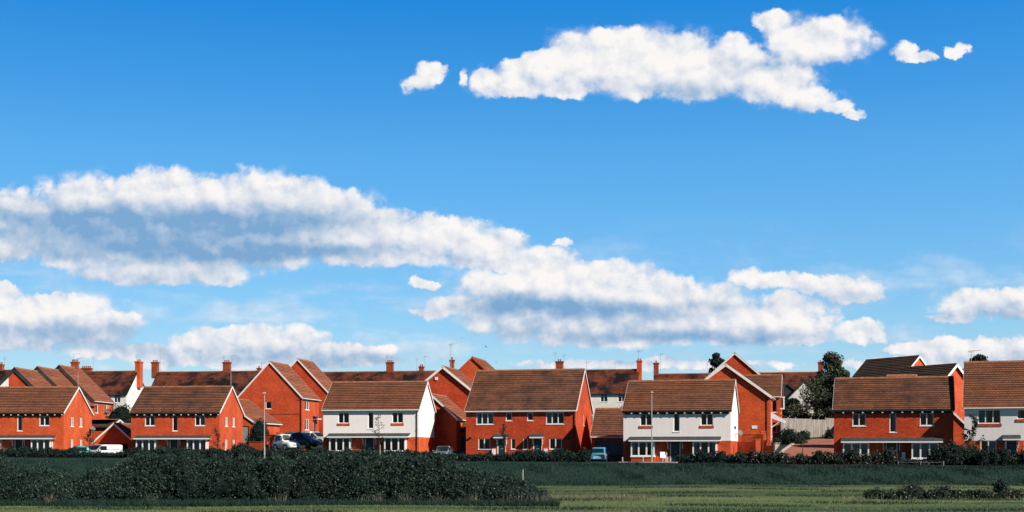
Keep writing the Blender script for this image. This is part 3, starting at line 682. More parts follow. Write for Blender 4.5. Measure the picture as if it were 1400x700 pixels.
def bay_house(px, D, yaw, zb, label, matw='brick', style='dentil', curtains=('both', None, 'both', 'stripes', 'stripes'), gable_windows=False, W=10.6, depth=7.8, ez=5.1, rise=3.0, group='detached houses with twin bay windows in the front row', roof='tile', corner_pipe=False, porch_curtain=None, can=(0.67, 9.7)):
    r = place('house', px, D, yaw, W, zb); tag(r, label, 'house', group)
    two = matw == 'render'
    matf = (lambda z: 'brick' if z < 2.05 else 'render') if two else (lambda z: 'brick')
    B1, B2 = (0.85, 3.2), (6.95, 9.3)
    wins = [(1.68, 2.88, 3.55, 4.72, 2), (5.0, 5.6, 2.95, 4.76, 1), (7.68, 8.88, 3.55, 4.72, 2)]
    fh = [w[:4] for w in wins] + [(B1[0] + 0.1, B1[1] - 0.1, 0.5, 1.98), (B2[0] + 0.1, B2[1] - 0.1, 0.5, 1.98), (4.68, 5.68, 0.0, 2.03)]
    gw = [(1.9, 2.7, 3.5, 4.6, 2), (4.3, 5.1, 3.5, 4.6, 2), (1.8, 2.6, 0.75, 2.0, 2), (4.3, 5.1, 0.75, 2.0, 2)] if gable_windows == 'four' else ([(2.2, 2.75, 0.5, 1.98, 1), (4.2, 4.6, 0.5, 1.98, 1)] if gable_windows == 'low' else [])
    faces, w = walls(r, W, depth, ez, rise, 'x', {'front': fh, 'right': [g_[:4] for g_ in gw]}, matf, (2.05,))
    fr = faces['front'][0]; rt = faces['right'][0]
    for i, (a0, a1, z0, z1, n) in enumerate(wins): window(fr, r, a0, a1, z0, z1, n, ('brick' if two and i != 1 else 'white'), curtains[i])
    for (a0, a1, z0, z1, n) in gw: window(rt, r, a0, a1, z0, z1, n, 'white', 'full' if n == 2 else None)
    bay(r, fr, *B1, 0.52, 1.98, curtain=curtains[3]); bay(r, fr, *B2, 0.52, 1.98, curtain=curtains[4])
    door(r, fr, 4.68, 5.68)
    lean_canopy(r, fr, can[0], can[1], 2.42, 2.12, 0.95)
    for a in (4.45, 5.9): bracket(r, fr, a, 1.98, 0.7, 0.75)
    gable_roof(r, W, depth, ez, rise, 'x', roof, verge='white')
    eaves(r, W, depth, ez, style)
    if corner_pipe: downpipe(r, fr, W - 0.18, -1, ez - 0.15); downpipe(r, rt, depth - 0.2, 2.0, ez - 0.2)
    return r, faces

def semi_house(px, D, yaw, zb, label, two=False, W=12.05, depth=9.8, ez=5.1, rise=4.45, cur=('stripes', None, None, 'left'), right_win=True):
    r = place('semi_detached_house', px, D, yaw, W, zb); tag(r, label, 'house')
    matf = (lambda z: 'brick' if z < 2.05 else 'render') if two else (lambda z: 'brick')
    up = [(1.15, 3.06, 3.57, 4.82, 3), (4.44, 5.1, 3.95, 4.82, 1), (W - 5.27, W - 4.61, 3.95, 4.82, 1), (W - 3.2, W - 1.25, 3.57, 4.82, 3)]
    dn = [(1.37, 2.7, 0.9, 2.05, 2), (5.0, 5.5, 0.9, 2.05, 1), (W - 5.72, W - 5.18, 0.9, 2.05, 1), (W - 2.85, W - 1.5, 0.9, 2.05, 2)]
    dr = [(3.5, 4.45), (W - 4.6, W - 3.65)]
    gw = [(4.6, 5.0, 3.5, 4.7, 1)] if right_win else []
    faces, w = walls(r, W, depth, ez, rise, 'x', {'front': [u[:4] for u in up] + [d[:4] for d in dn] + [(a, b, 0, 2.05) for a, b in dr], 'right': [x[:4] for x in gw]}, matf, (2.05,))
    fr = faces['front'][0]; rt = faces['right'][0]
    for i, (a0, a1, z0, z1, n) in enumerate(up): window(fr, r, a0, a1, z0, z1, n, 'brick' if two else 'white', cur[i])
    for i, (a0, a1, z0, z1, n) in enumerate(dn): window(fr, r, a0, a1, z0, z1, n, 'white', 'right' if two and i == 0 else None)
    for (a0, a1, z0, z1, n) in gw: window(rt, r, a0, a1, z0, z1, n, 'white', 'full')
    for (a, b) in dr:
        door(r, fr, a, b)
        lean_canopy(r, fr, a - 0.28, b + 0.28, 2.5, 2.2, 0.8)
        for q in (a - 0.05, b + 0.05): bracket(r, fr, q, 2.07, 0.6, 0.7)
    for a in (2.92, W - 3.42):
        m = MB(); fr.box(m, a, a + 0.36, 0.004, 0.18, 0.12, 0.95, 'white'); fr.box(m, a + 0.04, a + 0.32, 0.18, 0.19, 0.2, 0.88, 'white'); m.build('meter_box', r)
    for a in (0.5, W - 0.75):
        m = MB(); fr.box(m, a - 0.05, a + 0.05, 0.004, 0.08, 2.0, 2.2, 'dark'); fr.box(m, a - 0.14, a + 0.14, 0.08, 0.20, 2.06, 2.22, 'dark'); m.build('wall_lamp', r)
    gable_roof(r, W, depth, ez, rise, 'x', 'tile'); eaves(r, W, depth, ez, 'white')
    downpipe(r, fr, W - 0.1, -1, ez - 0.15); downpipe(r, rt, depth - 0.15, 0, ez - 0.2)
    return r, faces

# ------------------------------------------------------------------ the front row
h1, f1_ = bay_house(87, 152, 5.8, zpy(624, 152), 'red brick bay windowed house at the far left edge with four narrow gable windows', gable_windows='four', curtains=('full', 'full', 'left', 'both', 'full'), can=(0.3, 9.7))
aerial(h1, 10.6 - 0.15, 4.2, 8.0, 9.9, 'none'); dish(h1, f1_['right'][0], 7.0, 3.3)
h2, f2_ = bay_house(300, 150, 8.0, zpy(624.5, 150), 'red brick bay windowed house with an orange gable right of the white van', gable_windows='four', curtains=('both', None, 'right', 'stripes', 'stripes'))
aerial(h2, 10.6 - 0.1, 4.0, 8.0, 9.9, 'none')
h4, f4_ = bay_house(572.4, 141, 9.2, zpy(623.7, 141), 'white rendered bay windowed house with a white eaves board behind the big bramble hedge', 'render', 'white', curtains=(None, None, None, None, None), corner_pipe=True)
h5, f5_ = semi_house(787, 139.5, 13.6, zpy(625.7, 139.5), 'wide red brick semi detached pair with two front doors and three light windows')
h8, f8_ = bay_house(999, 128.5, 14.9, zpy(631.3, 128.5), 'white rendered bay windowed house with dark bracketed eaves right of the blue car', 'render', 'dentil', curtains=(None, None, None, 'both', 'both'), gable_windows='low')
dish(h8, f8_['right'][0], 5.2, 2.9)
for dy, dz in ((3.6, 3.3), (4.4, 3.25)):
    m = MB(); f8_['right'][0].box(m, dy, dy + 0.22, 0.004, 0.1, dz, dz + 0.25, 'dark'); m.build('wall_vent', h8)
h9, f9_ = bay_house(1303.5, 120, 17.0, zpy(635, 120), 'red brick bay windowed house right of the timber fence and the brick road', curtains=(None, 'right', None, 'full', 'full'))
m = MB(); f9_['front'][0].box(m, 6.1, 6.4, 0.004, 0.2, 0.45, 1.1, 'white'); m.build('meter_box', h9)
# right-hand semi: placed by its front left corner
c11 = at(1318.5, 118.6); th = R(20); W11 = 12.05; cr11 = c11 + Vector((math.cos(th), -math.sin(th), 0)) * W11
h11, f11_ = semi_house(700 + cr11.x / cr11.y * F, cr11.y, 20, zpy(633.5, 118.9), 'white rendered semi detached house cut by the right edge of the picture', True, cur=('left', 'left', None, None), rise=4.2)
aerial(h11, 0.5, 6.5, 9.0, 10.6, 'both', 0.1)

# ------------------------------------------------------------------ gable fronted brick houses behind
def gable_house(px_apex, D, yaw, half, zapex, rise, eaveh, depth, label, name='house', roof='tile_warm', verge='white', vw=0.17, matw='brick', holes=None, wins=(), style='white', group=None, cat='house', curtain=None, oe=0.25, ov=0.15, zb=-2.0, matf=None):
    W = 2 * half; th = R(yaw); c = at(px_apex, D)
    fl = c - Vector((math.cos(th), -math.sin(th), 0)) * half
    base = zapex - rise - eaveh - 0.12
    r = empty(name, (fl.x, fl.y, base), -th); tag(r, label, cat, group)
    hs = {}
    for w in wins: hs.setdefault(w[0], []).append(w[1:5])
    for k_, v_ in (holes or {}).items(): hs.setdefault(k_, []).extend(v_)
    faces, w = walls(r, W, depth, eaveh, rise, 'y', hs, matf or (lambda z: matw), (2.0,), zb)
    for q in wins: window(faces[q[0]][0], r, *q[1:5], q[5], 'white', q[6] if len(q) > 6 else None)
    gable_roof(r, W, depth, eaveh, rise, 'y', roof, oe=oe, ov=ov, verge=verge, vw=vw); eaves(r, W, depth, eaveh, style, oe, axis='y')
    return r, faces
G = 'gable fronted brick houses in the second row'
A1, fa = gable_house(20, 175, 0.5, 5.1, zpy(502.5, 175), 5.0, 5.0, 8.0, 'nearest of the three stepped brick houses at the left with a half white gable', verge='soffit', vw=0.42, group=G, style='dark')
m = MB(); fr = fa['front'][0]; m.face([fr.p(0.1, 0.02, 5.0), fr.p(4.3, 0.02, 5.0), fr.p(4.3, 0.02, 9.15), fr.p(0.1, 0.02, 5.05)], 'render'); m.face([fr.p(0.1, 0.02, 0), fr.p(4.3, 0.02, 0), fr.p(4.3, 0.02, 4.998), fr.p(0.1, 0.02, 4.998)], 'render'); m.build('render_panel', A1)
A2, _ = gable_house(51.4, 183.2, 0.5, 5.1, zpy(501.2, 183.2), 5.0, 5.0, 8.0, 'middle one of the three stepped brick houses at the left', verge='soffit', vw=0.42, group=G, style='dark')
A3, fa3 = gable_house(81, 191.4, 3, 5.1, zpy(499.3, 191.4), 5.0, 5.0, 8.0, 'farthest of the three stepped brick houses at the left, with an orange side wall', verge='soffit', vw=0.42, group=G,
    wins=[('right', 0.7, 1.8, 3.2, 4.5, 1, 'both'), ('right', 4.6, 6.0, 3.0, 4.5, 2, 'both')])
chimney(A3, 5.1, 6.0, 1.0, 0.7, 9.2, 11.0, 3); aerial(A3, 5.0, 5.8, 10.5, 12.2, 'yagi'); aerial(A3, 5.6, 6.2, 10.5, 11.6, 'yagi', 0)
B1_, fb1 = gable_house(369, 176, 10, 4.5, zpy(494.3, 176), 4.7, 5.0, 7.0, 'tall red brick gable house with one small square window behind the parked cars', group=G,
    wins=[('front', 3.9, 4.7, 3.5, 4.5, 1), ('right', 1.2, 2.9, 3.4, 4.7, 2), ('right', 1.2, 2.9, 0.7, 2.2, 2, 'full')])
downpipe(B1_, fb1['front'][0], 8.85, 0, 5.0); m = MB(); fb1['front'][0].box(m, 0.0, 8.7, 0.004, 0.03, 2.75, 2.85, 'brick_old'); m.build('string_course', B1_)
door(B1_, fb1['right'][0], 4.6, 5.5, recess=-0.06); lean_canopy(B1_, fb1['right'][0], 4.3, 5.8, 2.6, 2.3, 0.8, 'lead')
B2_, _ = gable_house(407, 185, 10, 4.7, zpy(490.6, 185), 4.9, 5.0, 6.5, 'red brick gable house rising just behind the one with the small square window', group=G)
aerial(B2_, 4.7, 6.2, 9.9, 10.8, 'tee')
M1, fm1 = gable_house(605.7, 162, 11, 5.0, zpy(500.4, 162), 4.0, 5.0, 7.5, 'red brick gable house with white bargeboards rising behind the grey car in the shade', group=G, vw=0.26, ov=0.3)
m = MB(); fm1['front'][0].box(m, 4.0, 4.35, 0.004, 0.12, 7.4, 7.75, 'white'); m.build('alarm_box', M1)
M2, _ = gable_house(646, 180, 12, 4.8, zpy(488, 180), 4.4, 5.0, 7.5, 'red brick gable house peeping over the long roof of the brick pair', group=G, verge='brick')
aerial(M2, 1.6, 0.6, 6.0, 11.4, 'both'); chimney(M2, 1.4, 2.0, 0.5, 0.5, 6.5, 9.3, 1)
M3, fm3 = gable_house(992.5, 150, 13.5, 5.0, zpy(497.2, 150), 3.65, 5.2, 5.4, 'red brick gable house with thick white bargeboards and a white porch beside the brick road', group=G, vw=0.26, ov=0.3, roof='tile',
    wins=[('right', 0.8, 1.3, 3.2, 4.7, 1), ('right', 3.4, 4.6, 3.0, 4.6, 2), ('right', 3.4, 4.6, 0.7, 2.0, 2)])
downpipe(M3, fm3['front'][0], 9.6, 0, 5.2)
m = MB(); fm3['front'][0].box(m, 7.9, 8.5, 0.004, 0.06, 1.55, 1.9, 'white'); m.build('sign', M3)
# porch on its side wall
fr = fm3['right'][0]
pm = MB(); pm.hexa([fr.p(0.4, 1.5, 2.35), fr.p(2.6, 1.5, 2.35), fr.p(2.6, 0.004, 3.2), fr.p(0.4, 0.004, 3.2), fr.p(0.4, 1.5, 2.45), fr.p(2.6, 1.5, 2.45), fr.p(2.6, 0.004, 3.3), fr.p(0.4, 0.004, 3.3)], 'tile')
po = pm.build('porch', M3)
pm = MB()
pm.hexa([fr.p(0.33, 1.55, 2.16), fr.p(0.39, 1.55, 2.16), fr.p(0.39, 0.004, 2.75), fr.p(0.33, 0.004, 2.75), fr.p(0.33, 1.55, 2.5), fr.p(0.39, 1.55, 2.5), fr.p(0.39, 0.004, 3.45), fr.p(0.33, 0.004, 3.45)], 'white')
fr.box(pm, 0.4, 2.6, 1.5, 1.56, 2.2, 2.45, 'white'); fr.box(pm, 0.34, 0.46, 0.004, 0.1, 0.2, 2.7, 'white')
pm.tube([fr.p(0.4, 0.08, 1.7), fr.p(0.4, 0.95, 2.3)], 0.06, 'white', 4); pm.tube([fr.p(2.4, 0.08, 1.7), fr.p(2.4, 0.95, 2.3)], 0.06, 'white', 4)
pm.build('porch_frame', po)
door(M3, fr, 1.1, 2.1, recess=-0.06)
# the wing behind it, ridge across
W_w = 8.5
cw = at(1066.5, 158.5); thw = R(13.5)
wing = empty('house', cw - Vector((math.cos(thw), -math.sin(thw), 0)) * W_w + Vector((0, 0, zpy(541, 158.5) - 5.2)), -thw); tag(wing, 'brick house with a cross ridge and white oriel window behind the white porch', 'house', G)
fw_, _w = walls(wing, W_w, 7.2, 5.2, 2.6, 'x', {'front': [(7.2, 8.1, 3.2, 4.7), (7.2, 8.1, 0.8, 2.0)], 'right': [(2.6, 3.8, 3.2, 4.6)]}, lambda z: 'brick')
window(fw_['front'][0], wing, 7.2, 8.1, 3.2, 4.7, 1, 'white', 'full'); window(fw_['front'][0], wing, 7.2, 8.1, 0.8, 2.0, 1); window(fw_['right'][0], wing, 2.6, 3.8, 3.2, 4.6, 2)
gable_roof(wing, W_w, 7.2, 5.2, 2.6, 'x', 'tile'); eaves(wing, W_w, 7.2, 5.2, 'white')
ob = MB(); fw_['right'][0].box(ob, 0.8, 2.3, 0.004, 0.45, 3.6, 3.75, 'white'); fw_['right'][0].box(ob, 0.8, 2.3, 0.004, 0.5, 5.0, 5.12, 'white')
for a in (0.8, 1.5, 2.2): fw_['right'][0].box(ob, a, a + 0.08, 0.35, 0.45, 3.75, 5.0, 'white')
fw_['right'][0].box(ob, 0.86, 2.24, 0.004, 0.36, 3.75, 5.0, 'glass'); ob.build('oriel_window', wing)
lean_canopy(wing, fw_['right'][0], 1.2, 2.8, 2.9, 2.6, 0.9, 'lead'); pc = MB(); fw_['right'][0].box(pc, 1.5, 2.5, 0.004, 0.5, 0.3, 2.4, 'white'); pc.build('porch', wing)
M5, _ = gable_house(1004.6, 168, 13.5, 4.9, zpy(482, 168), 4.3, 5.2, 7.0, 'tallest red brick gable house behind the one with thick white bargeboards', group=G, roof='tile', vw=0.2)
# right: two houses turned the other way
R1, _ = gable_house(1256.3, 166, -29.5, 4.6, zpy(486.3, 166), 4.3, 5.2, 9.0, 'dark roofed house with a small orange gable behind the right hand bay windowed house', roof='tile_slate', group=G, vw=0.2)
R2, _ = gable_house(1306, 150, -29, 4.6, zpy(497.4, 150), 4.3, 5.2, 8.0, 'dark roofed house with a tall bright orange gable beside the right hand white house', roof='tile_slate', group=G, vw=0.26, ov=0.3)
# far red house peeping left of the second white house
gable_house(872, 165, 14, 5.2, zpy(536, 165), 4.0, 3.6, 7.0, 'red brick gable half hidden above the garage roof beside the second white house', group=G, roof='tile')

# ------------------------------------------------------------------ garages and outbuildings
GG = 'garages between the houses'
def ridge_x_building(px_r, D, yaw, W, zb, depth, ez, rise, label, cat='garage', name='garage', mat='tile', door_span=None, dmat='garage_dark', verge='white', group=GG, matw='brick', style='white', door_h=2.1, foot=-1.5):
    r = place(name, px_r, D, yaw, W, zb); tag(r, label, cat, group)
    hl = [(*door_span, -0.0, door_h)] if door_span else []
    faces, w = walls(r, W, depth, ez, rise, 'x', {'front': hl}, lambda z: matw, (), foot)
    if door_span: garage_door(r, faces['front'][0], *door_span, door_h, dmat)
    gable_roof(r, W, depth, ez, rise, 'x', mat, verge=verge); eaves(r, W, depth, ez, style)
    return r, faces
def garage_door(r, fr, a0, a1, h, mat):
    d = MB(); fr.box(d, a0, a1, -0.16, -0.1, 0, h, mat)
    for i in range(1, 6): fr.box(d, a0 + 0.03, a1 - 0.03, -0.1, -0.085, h * i / 6 - 0.03, h * i / 6 + 0.03, mat)
    d.build('garage_door', r)
g0, fg0 = gable_house(156, 158, 6.5, 2.5, zpy(578.5, 158), 2.15, 2.3, 6.0, 'brick garage with a shaded gable and dark opening behind the white van', 'garage', 'tile', 'white', group=GG, cat='garage', holes={'front': [(0.8, 4.2, 0, 2.1)]}, style='dark')
ga, _ = ridge_x_building(152, 167, 6, 5.0, zpy(600, 167), 5.0, 1.6, 0.8, 'low garage with a dark roof behind the shaded gable garage', mat='tile_slate', style='dark')
g1, fg1 = gable_house(301, 162, 9.5, 4.3, zpy(543, 162), 2.95, 2.5, 9.5, 'wide brick garage with a pale green door right of the orange gable', 'garage', 'tile_warm', 'white', group=GG, cat='garage', holes={'front': [(5.2, 8.0, 0, 2.0)]})
garage_door(g1, fg1['front'][0], 5.2, 8.0, 2.0, 'garage_door')
g2, fg2 = gable_house(588.5, 151.5, 10, 3.05, zpy(538, 151.5), 2.75, 4.3, 8.0, 'narrow brick building with a steep tiled roof behind the grey car in the shade', 'outbuilding', 'tile_warm', 'white', group=GG, cat='outbuilding')
g2b, _ = ridge_x_building(648, 153, 12, 4.0, zpy(626, 153) + 0.4, 5.0, 2.9, 1.2, 'shaded garage with a slate blue door behind the grey car in the shade', door_span=(0.5, 3.0), style='dark')
g3, _ = ridge_x_building(856, 141, 14, 3.75, zpy(629.5, 141), 6.0, 2.65, 2.9, 'brick garage with a steep brown roof and dark door behind the blue car', door_span=(0.3, 3.4))
g4, _ = ridge_x_building(1253, 138, 13, 2.8, 0.0, 3.0, 6.9, 1.0, 'small outbuilding with a russet tiled roof peeping over the right hand brick house', 'outbuilding', 'outbuilding', 'tile_warm', verge='white', style='dark', foot=-2.0)
g5, fg5 = gable_house(1303, 138, 14, 1.9, zpy(563, 138), 1.9, 3.0, 6.0, 'narrow brick lean to gable squeezed between the two right hand houses', 'outbuilding', 'tile', 'white', group=GG, cat='outbuilding')

# ------------------------------------------------------------------ old terraces behind
GT = 'old white terraces with mottled roofs'
def terrace(px_l, px_r, D, yaw, zeave, rise, depth, label, windows=(), chimneys=(), aerials=(), pots=3, eh=5.2):
    th = R(yaw)
    a = at(px_r, D); u_l = (px_l - 700) / F
    # left end where the ray through px_l meets the front line
    c, s = math.cos(th), math.sin(th); W = (a.x - u_l * a.y) / (c + u_l * s)
    fl = a - Vector((c, -s, 0)) * W
    r = empty('terrace', (fl.x, fl.y, zeave - eh), -th); tag(r, label, 'terrace', GT)
    def loc(px):   # distance along the front for a photo column
        u = (px - 700) / F; return (u * fl.y - fl.x) / (c + u * s)
    def locm(px):  # the same at the ridge line
        o = fl + Vector((s, c, 0)) * depth / 2; u = (px - 700) / F; return (u * o.y - o.x) / (c + u * s)
    hl = []
    for (p0, p1, z0, z1) in windows: hl.append((loc(p0), loc(p1), z0, z1))
    faces, w = walls(r, W, depth, eh, rise, 'x', {'front': hl}, lambda z: 'render_old', (), -2)
    for h in hl: window(faces['front'][0], r, *h, 2, 'white', 'both', muntin=0.7)
    gable_roof(r, W, depth, eh, rise, 'x', 'tile_old', course=0.22, verge='soffit', oe=0.3); eaves(r, W, depth, eh, 'dark', 0.3)
    for (pc, wpx, top_py, np_) in chimneys:
        Dm = fl.y + depth / 2; x = locm(pc); Ym = Dm - s * x
        zt = zpy(top_py, Ym) - (zeave - eh); chimney(r, x, depth / 2 + 0.1, wpx / F * Ym, 0.7, eh + rise - 1.0, zt, np_)
    for (pa, top_py, kd) in aerials:
        x = locm(pa); Ym = fl.y + depth / 2 - s * x; aerial(r, x, depth / 2, eh + rise - 0.3, zpy(top_py, Ym) - (zeave - eh), kd, random.uniform(-1.2, 1.2))
    return r, faces, loc
DT = 228
terrace(-60, 6, DT, 9, zpy(530, DT), 3.2, 8, 'old terrace at the far left whose chimney rises behind the stepped brick houses', chimneys=[(1, 6, 498, 2)], aerials=[(6.5, 488, 'tee')])
t1, ft1, lc = terrace(98, 173, DT, 9, zpy(538.5, DT), 4.1, 8.5, 'old terrace with a white end wall seen left of the first bay house roof', windows=[(156, 164.5, 3.7, 5.0)], chimneys=[(118, 14, 503, 5)], aerials=[(127.5, 488, 'tee')])
wx = lc(173)
# its end chimney rises from the gable
chimney(t1, wx + 0.15, 4.6, 0.9, 1.3, 6.5, zpy(494, DT + 4) - (zpy(538.5, DT) - 5.2), 2, 'brick_pale'); aerial(t1, wx, 4.0, 10.5, 12.2, 'tee')
terrace(203, 402, DT, 9, zpy(538, DT), 4.1, 8.5, 'old terrace whose mottled roof runs behind the bay house right of the white van', chimneys=[(212, 9, 495, 3), (310, 10, 495, 3), (354, 4, 503, 1)], aerials=[(219, 478, 'yagi'), (306, 486, 'tee'), (317, 486, 'yagi'), (358, 496, 'yagi')])
terrace(404, 640, DT, 9.5, zpy(538, DT), 4.1, 8.5, 'old terrace whose mottled roof runs behind the white house with the white eaves board', chimneys=[(533, 9.5, 495, 3), (576, 6, 501, 2)], aerials=[(529.5, 486, 'tee'), (535, 487, 'tee'), (570, 490, 'tee'), (581, 487, 'yagi')])
t3, ft3, _l = terrace(690, 869.5, 222, 12, zpy(537, 222), 4.1, 8.5, 'old terrace with white front windows showing above the garage behind the blue car', windows=[(821, 830.5, 3.7, 5.0), (845, 855, 3.7, 5.0)], chimneys=[(765, 9.5, 494, 2)], aerials=[(759, 482, 'tee'), (771, 485, 'tee'), (802, 495, 'yagi'), (841, 496, 'yagi')])
wx = _l(869.5)
chimney(t3, wx + 0.1, 4.2, 0.8, 1.0, 6.5, zpy(493, 226) - (zpy(537, 222) - 5.2), 2, 'brick_pale'); aerial(t3, wx, 4.0, 10.5, 12.6, 'both')
terrace(892, 1122, 222, 12.5, zpy(540, 222), 4.0, 8.5, 'old terrace whose mottled roof ends in a chimney beside the tall tree', chimneys=[(897, 6.5, 496, 1), (1121.5, 6, 495, 1)], aerials=[(903, 484, 'yagi'), (967, 495, 'tee')])
# white gabled cottage in front of it
ct, fct = gable_house(1101, 205, 12, 2.6, zpy(519.5, 205), 2.7, 5.2, 8.0, 'white gabled cottage wall showing through the tree foliage', 'cottage', 'tile_old', 'soffit', matw='render_old', cat='cottage', style='dark')
m = MB(); fr = fct['front'][0]
gh, fgh = gable_house(1076, 206, 12, 2.2, zpy(524, 206), 1.8, 4.6, 3.0, 'small dark glazed extension left of the white gabled cottage', 'extension', 'tile_old', 'soffit', matw='soffit', cat='extension', style='dark', wins=[('front', 0.6, 2.0, 2.4, 4.0, 2), ('front', 2.4, 3.8, 2.4, 4.0, 2)])

# ------------------------------------------------------------------ foliage
def mesh_np(name, verts, faces_n, nface, mats, midx=None, parent=None):
    me = bpy.data.meshes.new(name); nv = len(verts); me.vertices.add(nv); me.vertices.foreach_set('co', verts.astype(np.float32).ravel())
    me.loops.add(nface * faces_n); me.loops.foreach_set('vertex_index', np.arange(nv, dtype=np.int32))
    me.polygons.add(nface); me.polygons.foreach_set('loop_start', np.arange(0, nface * faces_n, faces_n, dtype=np.int32)); me.polygons.foreach_set('loop_total', np.full(nface, faces_n, dtype=np.int32))
    for m_ in mats: me.materials.append(M[m_])
    if midx is not None: me.polygons.foreach_set('material_index', midx.astype(np.int32))
    me.update(calc_edges=True); o = bpy.data.objects.new(name, me); COL.objects.link(o)
    if parent: o.parent = parent
    return o
def leaves(cent, size, up=0.3):
    n = len(cent); d = rng.normal(size=(n, 3)); d[:, 2] = np.abs(d[:, 2]) * (0.6 + up); d[:, 1] -= 0.5; d /= np.linalg.norm(d, axis=1)[:, None]
    t = rng.normal(size=(n, 3)); u = np.cross(d, t); u /= np.linalg.norm(u, axis=1)[:, None]; w = np.cross(d, u)
    s = size * rng.uniform(0.6, 1.3, (n, 1)); a = u * s; b = w * s * 0.6
    return np.stack([cent - a, cent - b * 0.9, cent + a, cent + b], 1).reshape(-1, 3)
def blades(cent, h, w, lean=0.35):
    n = len(cent); an = rng.uniform(0, 2 * math.pi, n); ww = w * rng.uniform(0.6, 1.3, n)
    dx = np.stack([np.cos(an) * ww, np.sin(an) * ww, np.zeros(n)], 1); hh = h * rng.uniform(0.5, 1.3, n)
    hh = np.broadcast_to(hh, (n,)); tip = cent + np.stack([rng.normal(0, lean, n) * hh, rng.normal(0, lean, n) * hh, hh], 1)
    return np.stack([cent - dx, cent + dx, tip], 1).reshape(-1, 3)
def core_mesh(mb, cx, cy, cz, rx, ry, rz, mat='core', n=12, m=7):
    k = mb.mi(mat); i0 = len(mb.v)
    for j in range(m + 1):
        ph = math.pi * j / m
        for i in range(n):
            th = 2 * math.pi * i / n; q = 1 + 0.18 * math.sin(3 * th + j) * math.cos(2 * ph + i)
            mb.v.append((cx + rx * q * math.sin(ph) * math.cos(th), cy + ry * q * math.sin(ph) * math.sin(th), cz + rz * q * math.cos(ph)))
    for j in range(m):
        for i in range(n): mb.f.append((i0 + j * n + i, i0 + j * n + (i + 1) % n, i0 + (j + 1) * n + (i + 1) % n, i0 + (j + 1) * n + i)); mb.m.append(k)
def bush(name, cat, label, blobs, dens, leaf, mat, group=None, origin=None, twigs=0, kind=None):
    """blobs: list of (x,y,z,rx,ry,rz); leaves sit in a rough shell, with shoots poking out"""
    o0 = Vector(origin or (blobs[0][0], blobs[0][1], blobs[0][2] - blobs[0][5]))
    root = empty(name, o0); tag(root, label, cat, group, kind); C = []
    mb = MB()
    for (x, y, z, rx, ry, rz) in blobs:
        n = int(dens * (rx * ry + rx * rz + ry * rz) * 4)
        d = rng.normal(size=(n, 3)); d /= np.linalg.norm(d, axis=1)[:, None]
        r_ = 1 + 0.16 * np.sin(d[:, 0] * 7 + x * 3) * np.sin(d[:, 2] * 6 + y) + rng.normal(0, 0.09, n)
        C.append(np.stack([x + d[:, 0] * rx * r_, y + d[:, 1] * ry * r_, z + d[:, 2] * rz * r_], 1) - np.array(o0))
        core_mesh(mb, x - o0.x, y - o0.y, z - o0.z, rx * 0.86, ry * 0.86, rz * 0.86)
        for _ in range(twigs):
            a = random.uniform(0, 6.28); e_ = random.uniform(0.1, 1.4); dd = Vector((math.cos(a) * math.cos(e_), math.sin(a) * math.cos(e_), math.sin(e_)))
            p0 = Vector((x + dd.x * rx * 0.9, y + dd.y * ry * 0.9, z + dd.z * rz * 0.9)) - o0; L = random.uniform(0.25, 0.6)
            tt = np.linspace(0, 1, 7)[:, None]; C.append(np.array(p0) + np.array(dd * L) * tt + np.array([0, 0, -0.3]) * tt ** 2 + rng.normal(0, 0.03, (7, 3)))
    C = np.concatenate(C); keep = C[:, 2] + o0.z > np.array([-2.5 if C[i, 1] + o0.y < 95 else -1.6 for i in range(len(C))]); C = C[keep]
    mb.build('core_filler', root); V = leaves(C, leaf); mesh_np('foliage', V, 4, len(C), [mat], parent=root)  # solid blobs added inside the leaves to block light
    return root
# the large bramble thicket in the meadow: an uneven top line measured against the photo, real width and depth
PROF = [(116, 652), (137, 643), (154, 638), (170, 631), (185, 625), (200, 621), (225, 619), (260, 617), (300, 618), (340, 616), (380, 618), (420, 616), (460, 617), (500, 616), (530, 619), (560, 621), (590, 625), (620, 632), (650, 639), (675, 645), (700, 654), (716, 664)]
def prof_blobs(PROF, Y, base, ry=1.2):
    bl = []
    for px, py in PROF:
        p = at(px, Y, py); zt = p.z; h = zt - base
        for k_ in range(3):
            yj = Y + (k_ - 1) * 0.9 + random.uniform(-0.3, 0.3); zz = zt - random.uniform(0.0, 0.25) * h * 0.6 - (0.5 if k_ == 0 else 0.0) * h * 0.5
            rz = max(0.2, min(1.0, (zz - base) * 0.55)); bl.append((p.x + random.uniform(-0.3, 0.3), yj, zz - rz, random.uniform(0.7, 1.1), ry * random.uniform(0.7, 1.0), rz))
        k_ = 0; z = base + 0.35
        while z < zt - 0.5:
            bl.append((p.x + random.uniform(-0.5, 0.5), Y - 1.3 + (z - base) * 0.45 + random.uniform(-0.2, 0.2), z, random.uniform(0.6, 0.95), 0.8, 0.6)); z += 0.6
    return bl
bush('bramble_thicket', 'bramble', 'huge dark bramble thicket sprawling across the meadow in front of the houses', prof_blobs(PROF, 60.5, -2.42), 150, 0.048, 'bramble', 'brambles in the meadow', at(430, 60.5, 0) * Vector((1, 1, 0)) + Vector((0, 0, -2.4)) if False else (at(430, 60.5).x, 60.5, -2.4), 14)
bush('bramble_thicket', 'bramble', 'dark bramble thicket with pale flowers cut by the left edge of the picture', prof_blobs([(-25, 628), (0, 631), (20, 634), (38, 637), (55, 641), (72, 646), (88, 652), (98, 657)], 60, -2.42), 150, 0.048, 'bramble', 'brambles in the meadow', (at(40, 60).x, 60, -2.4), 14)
lowp = [(px, 671 + 3 * math.sin(px * 0.13) - 2.5 * math.sin(px * 0.031)) for px in range(1195, 1420, 9)]
lb = []
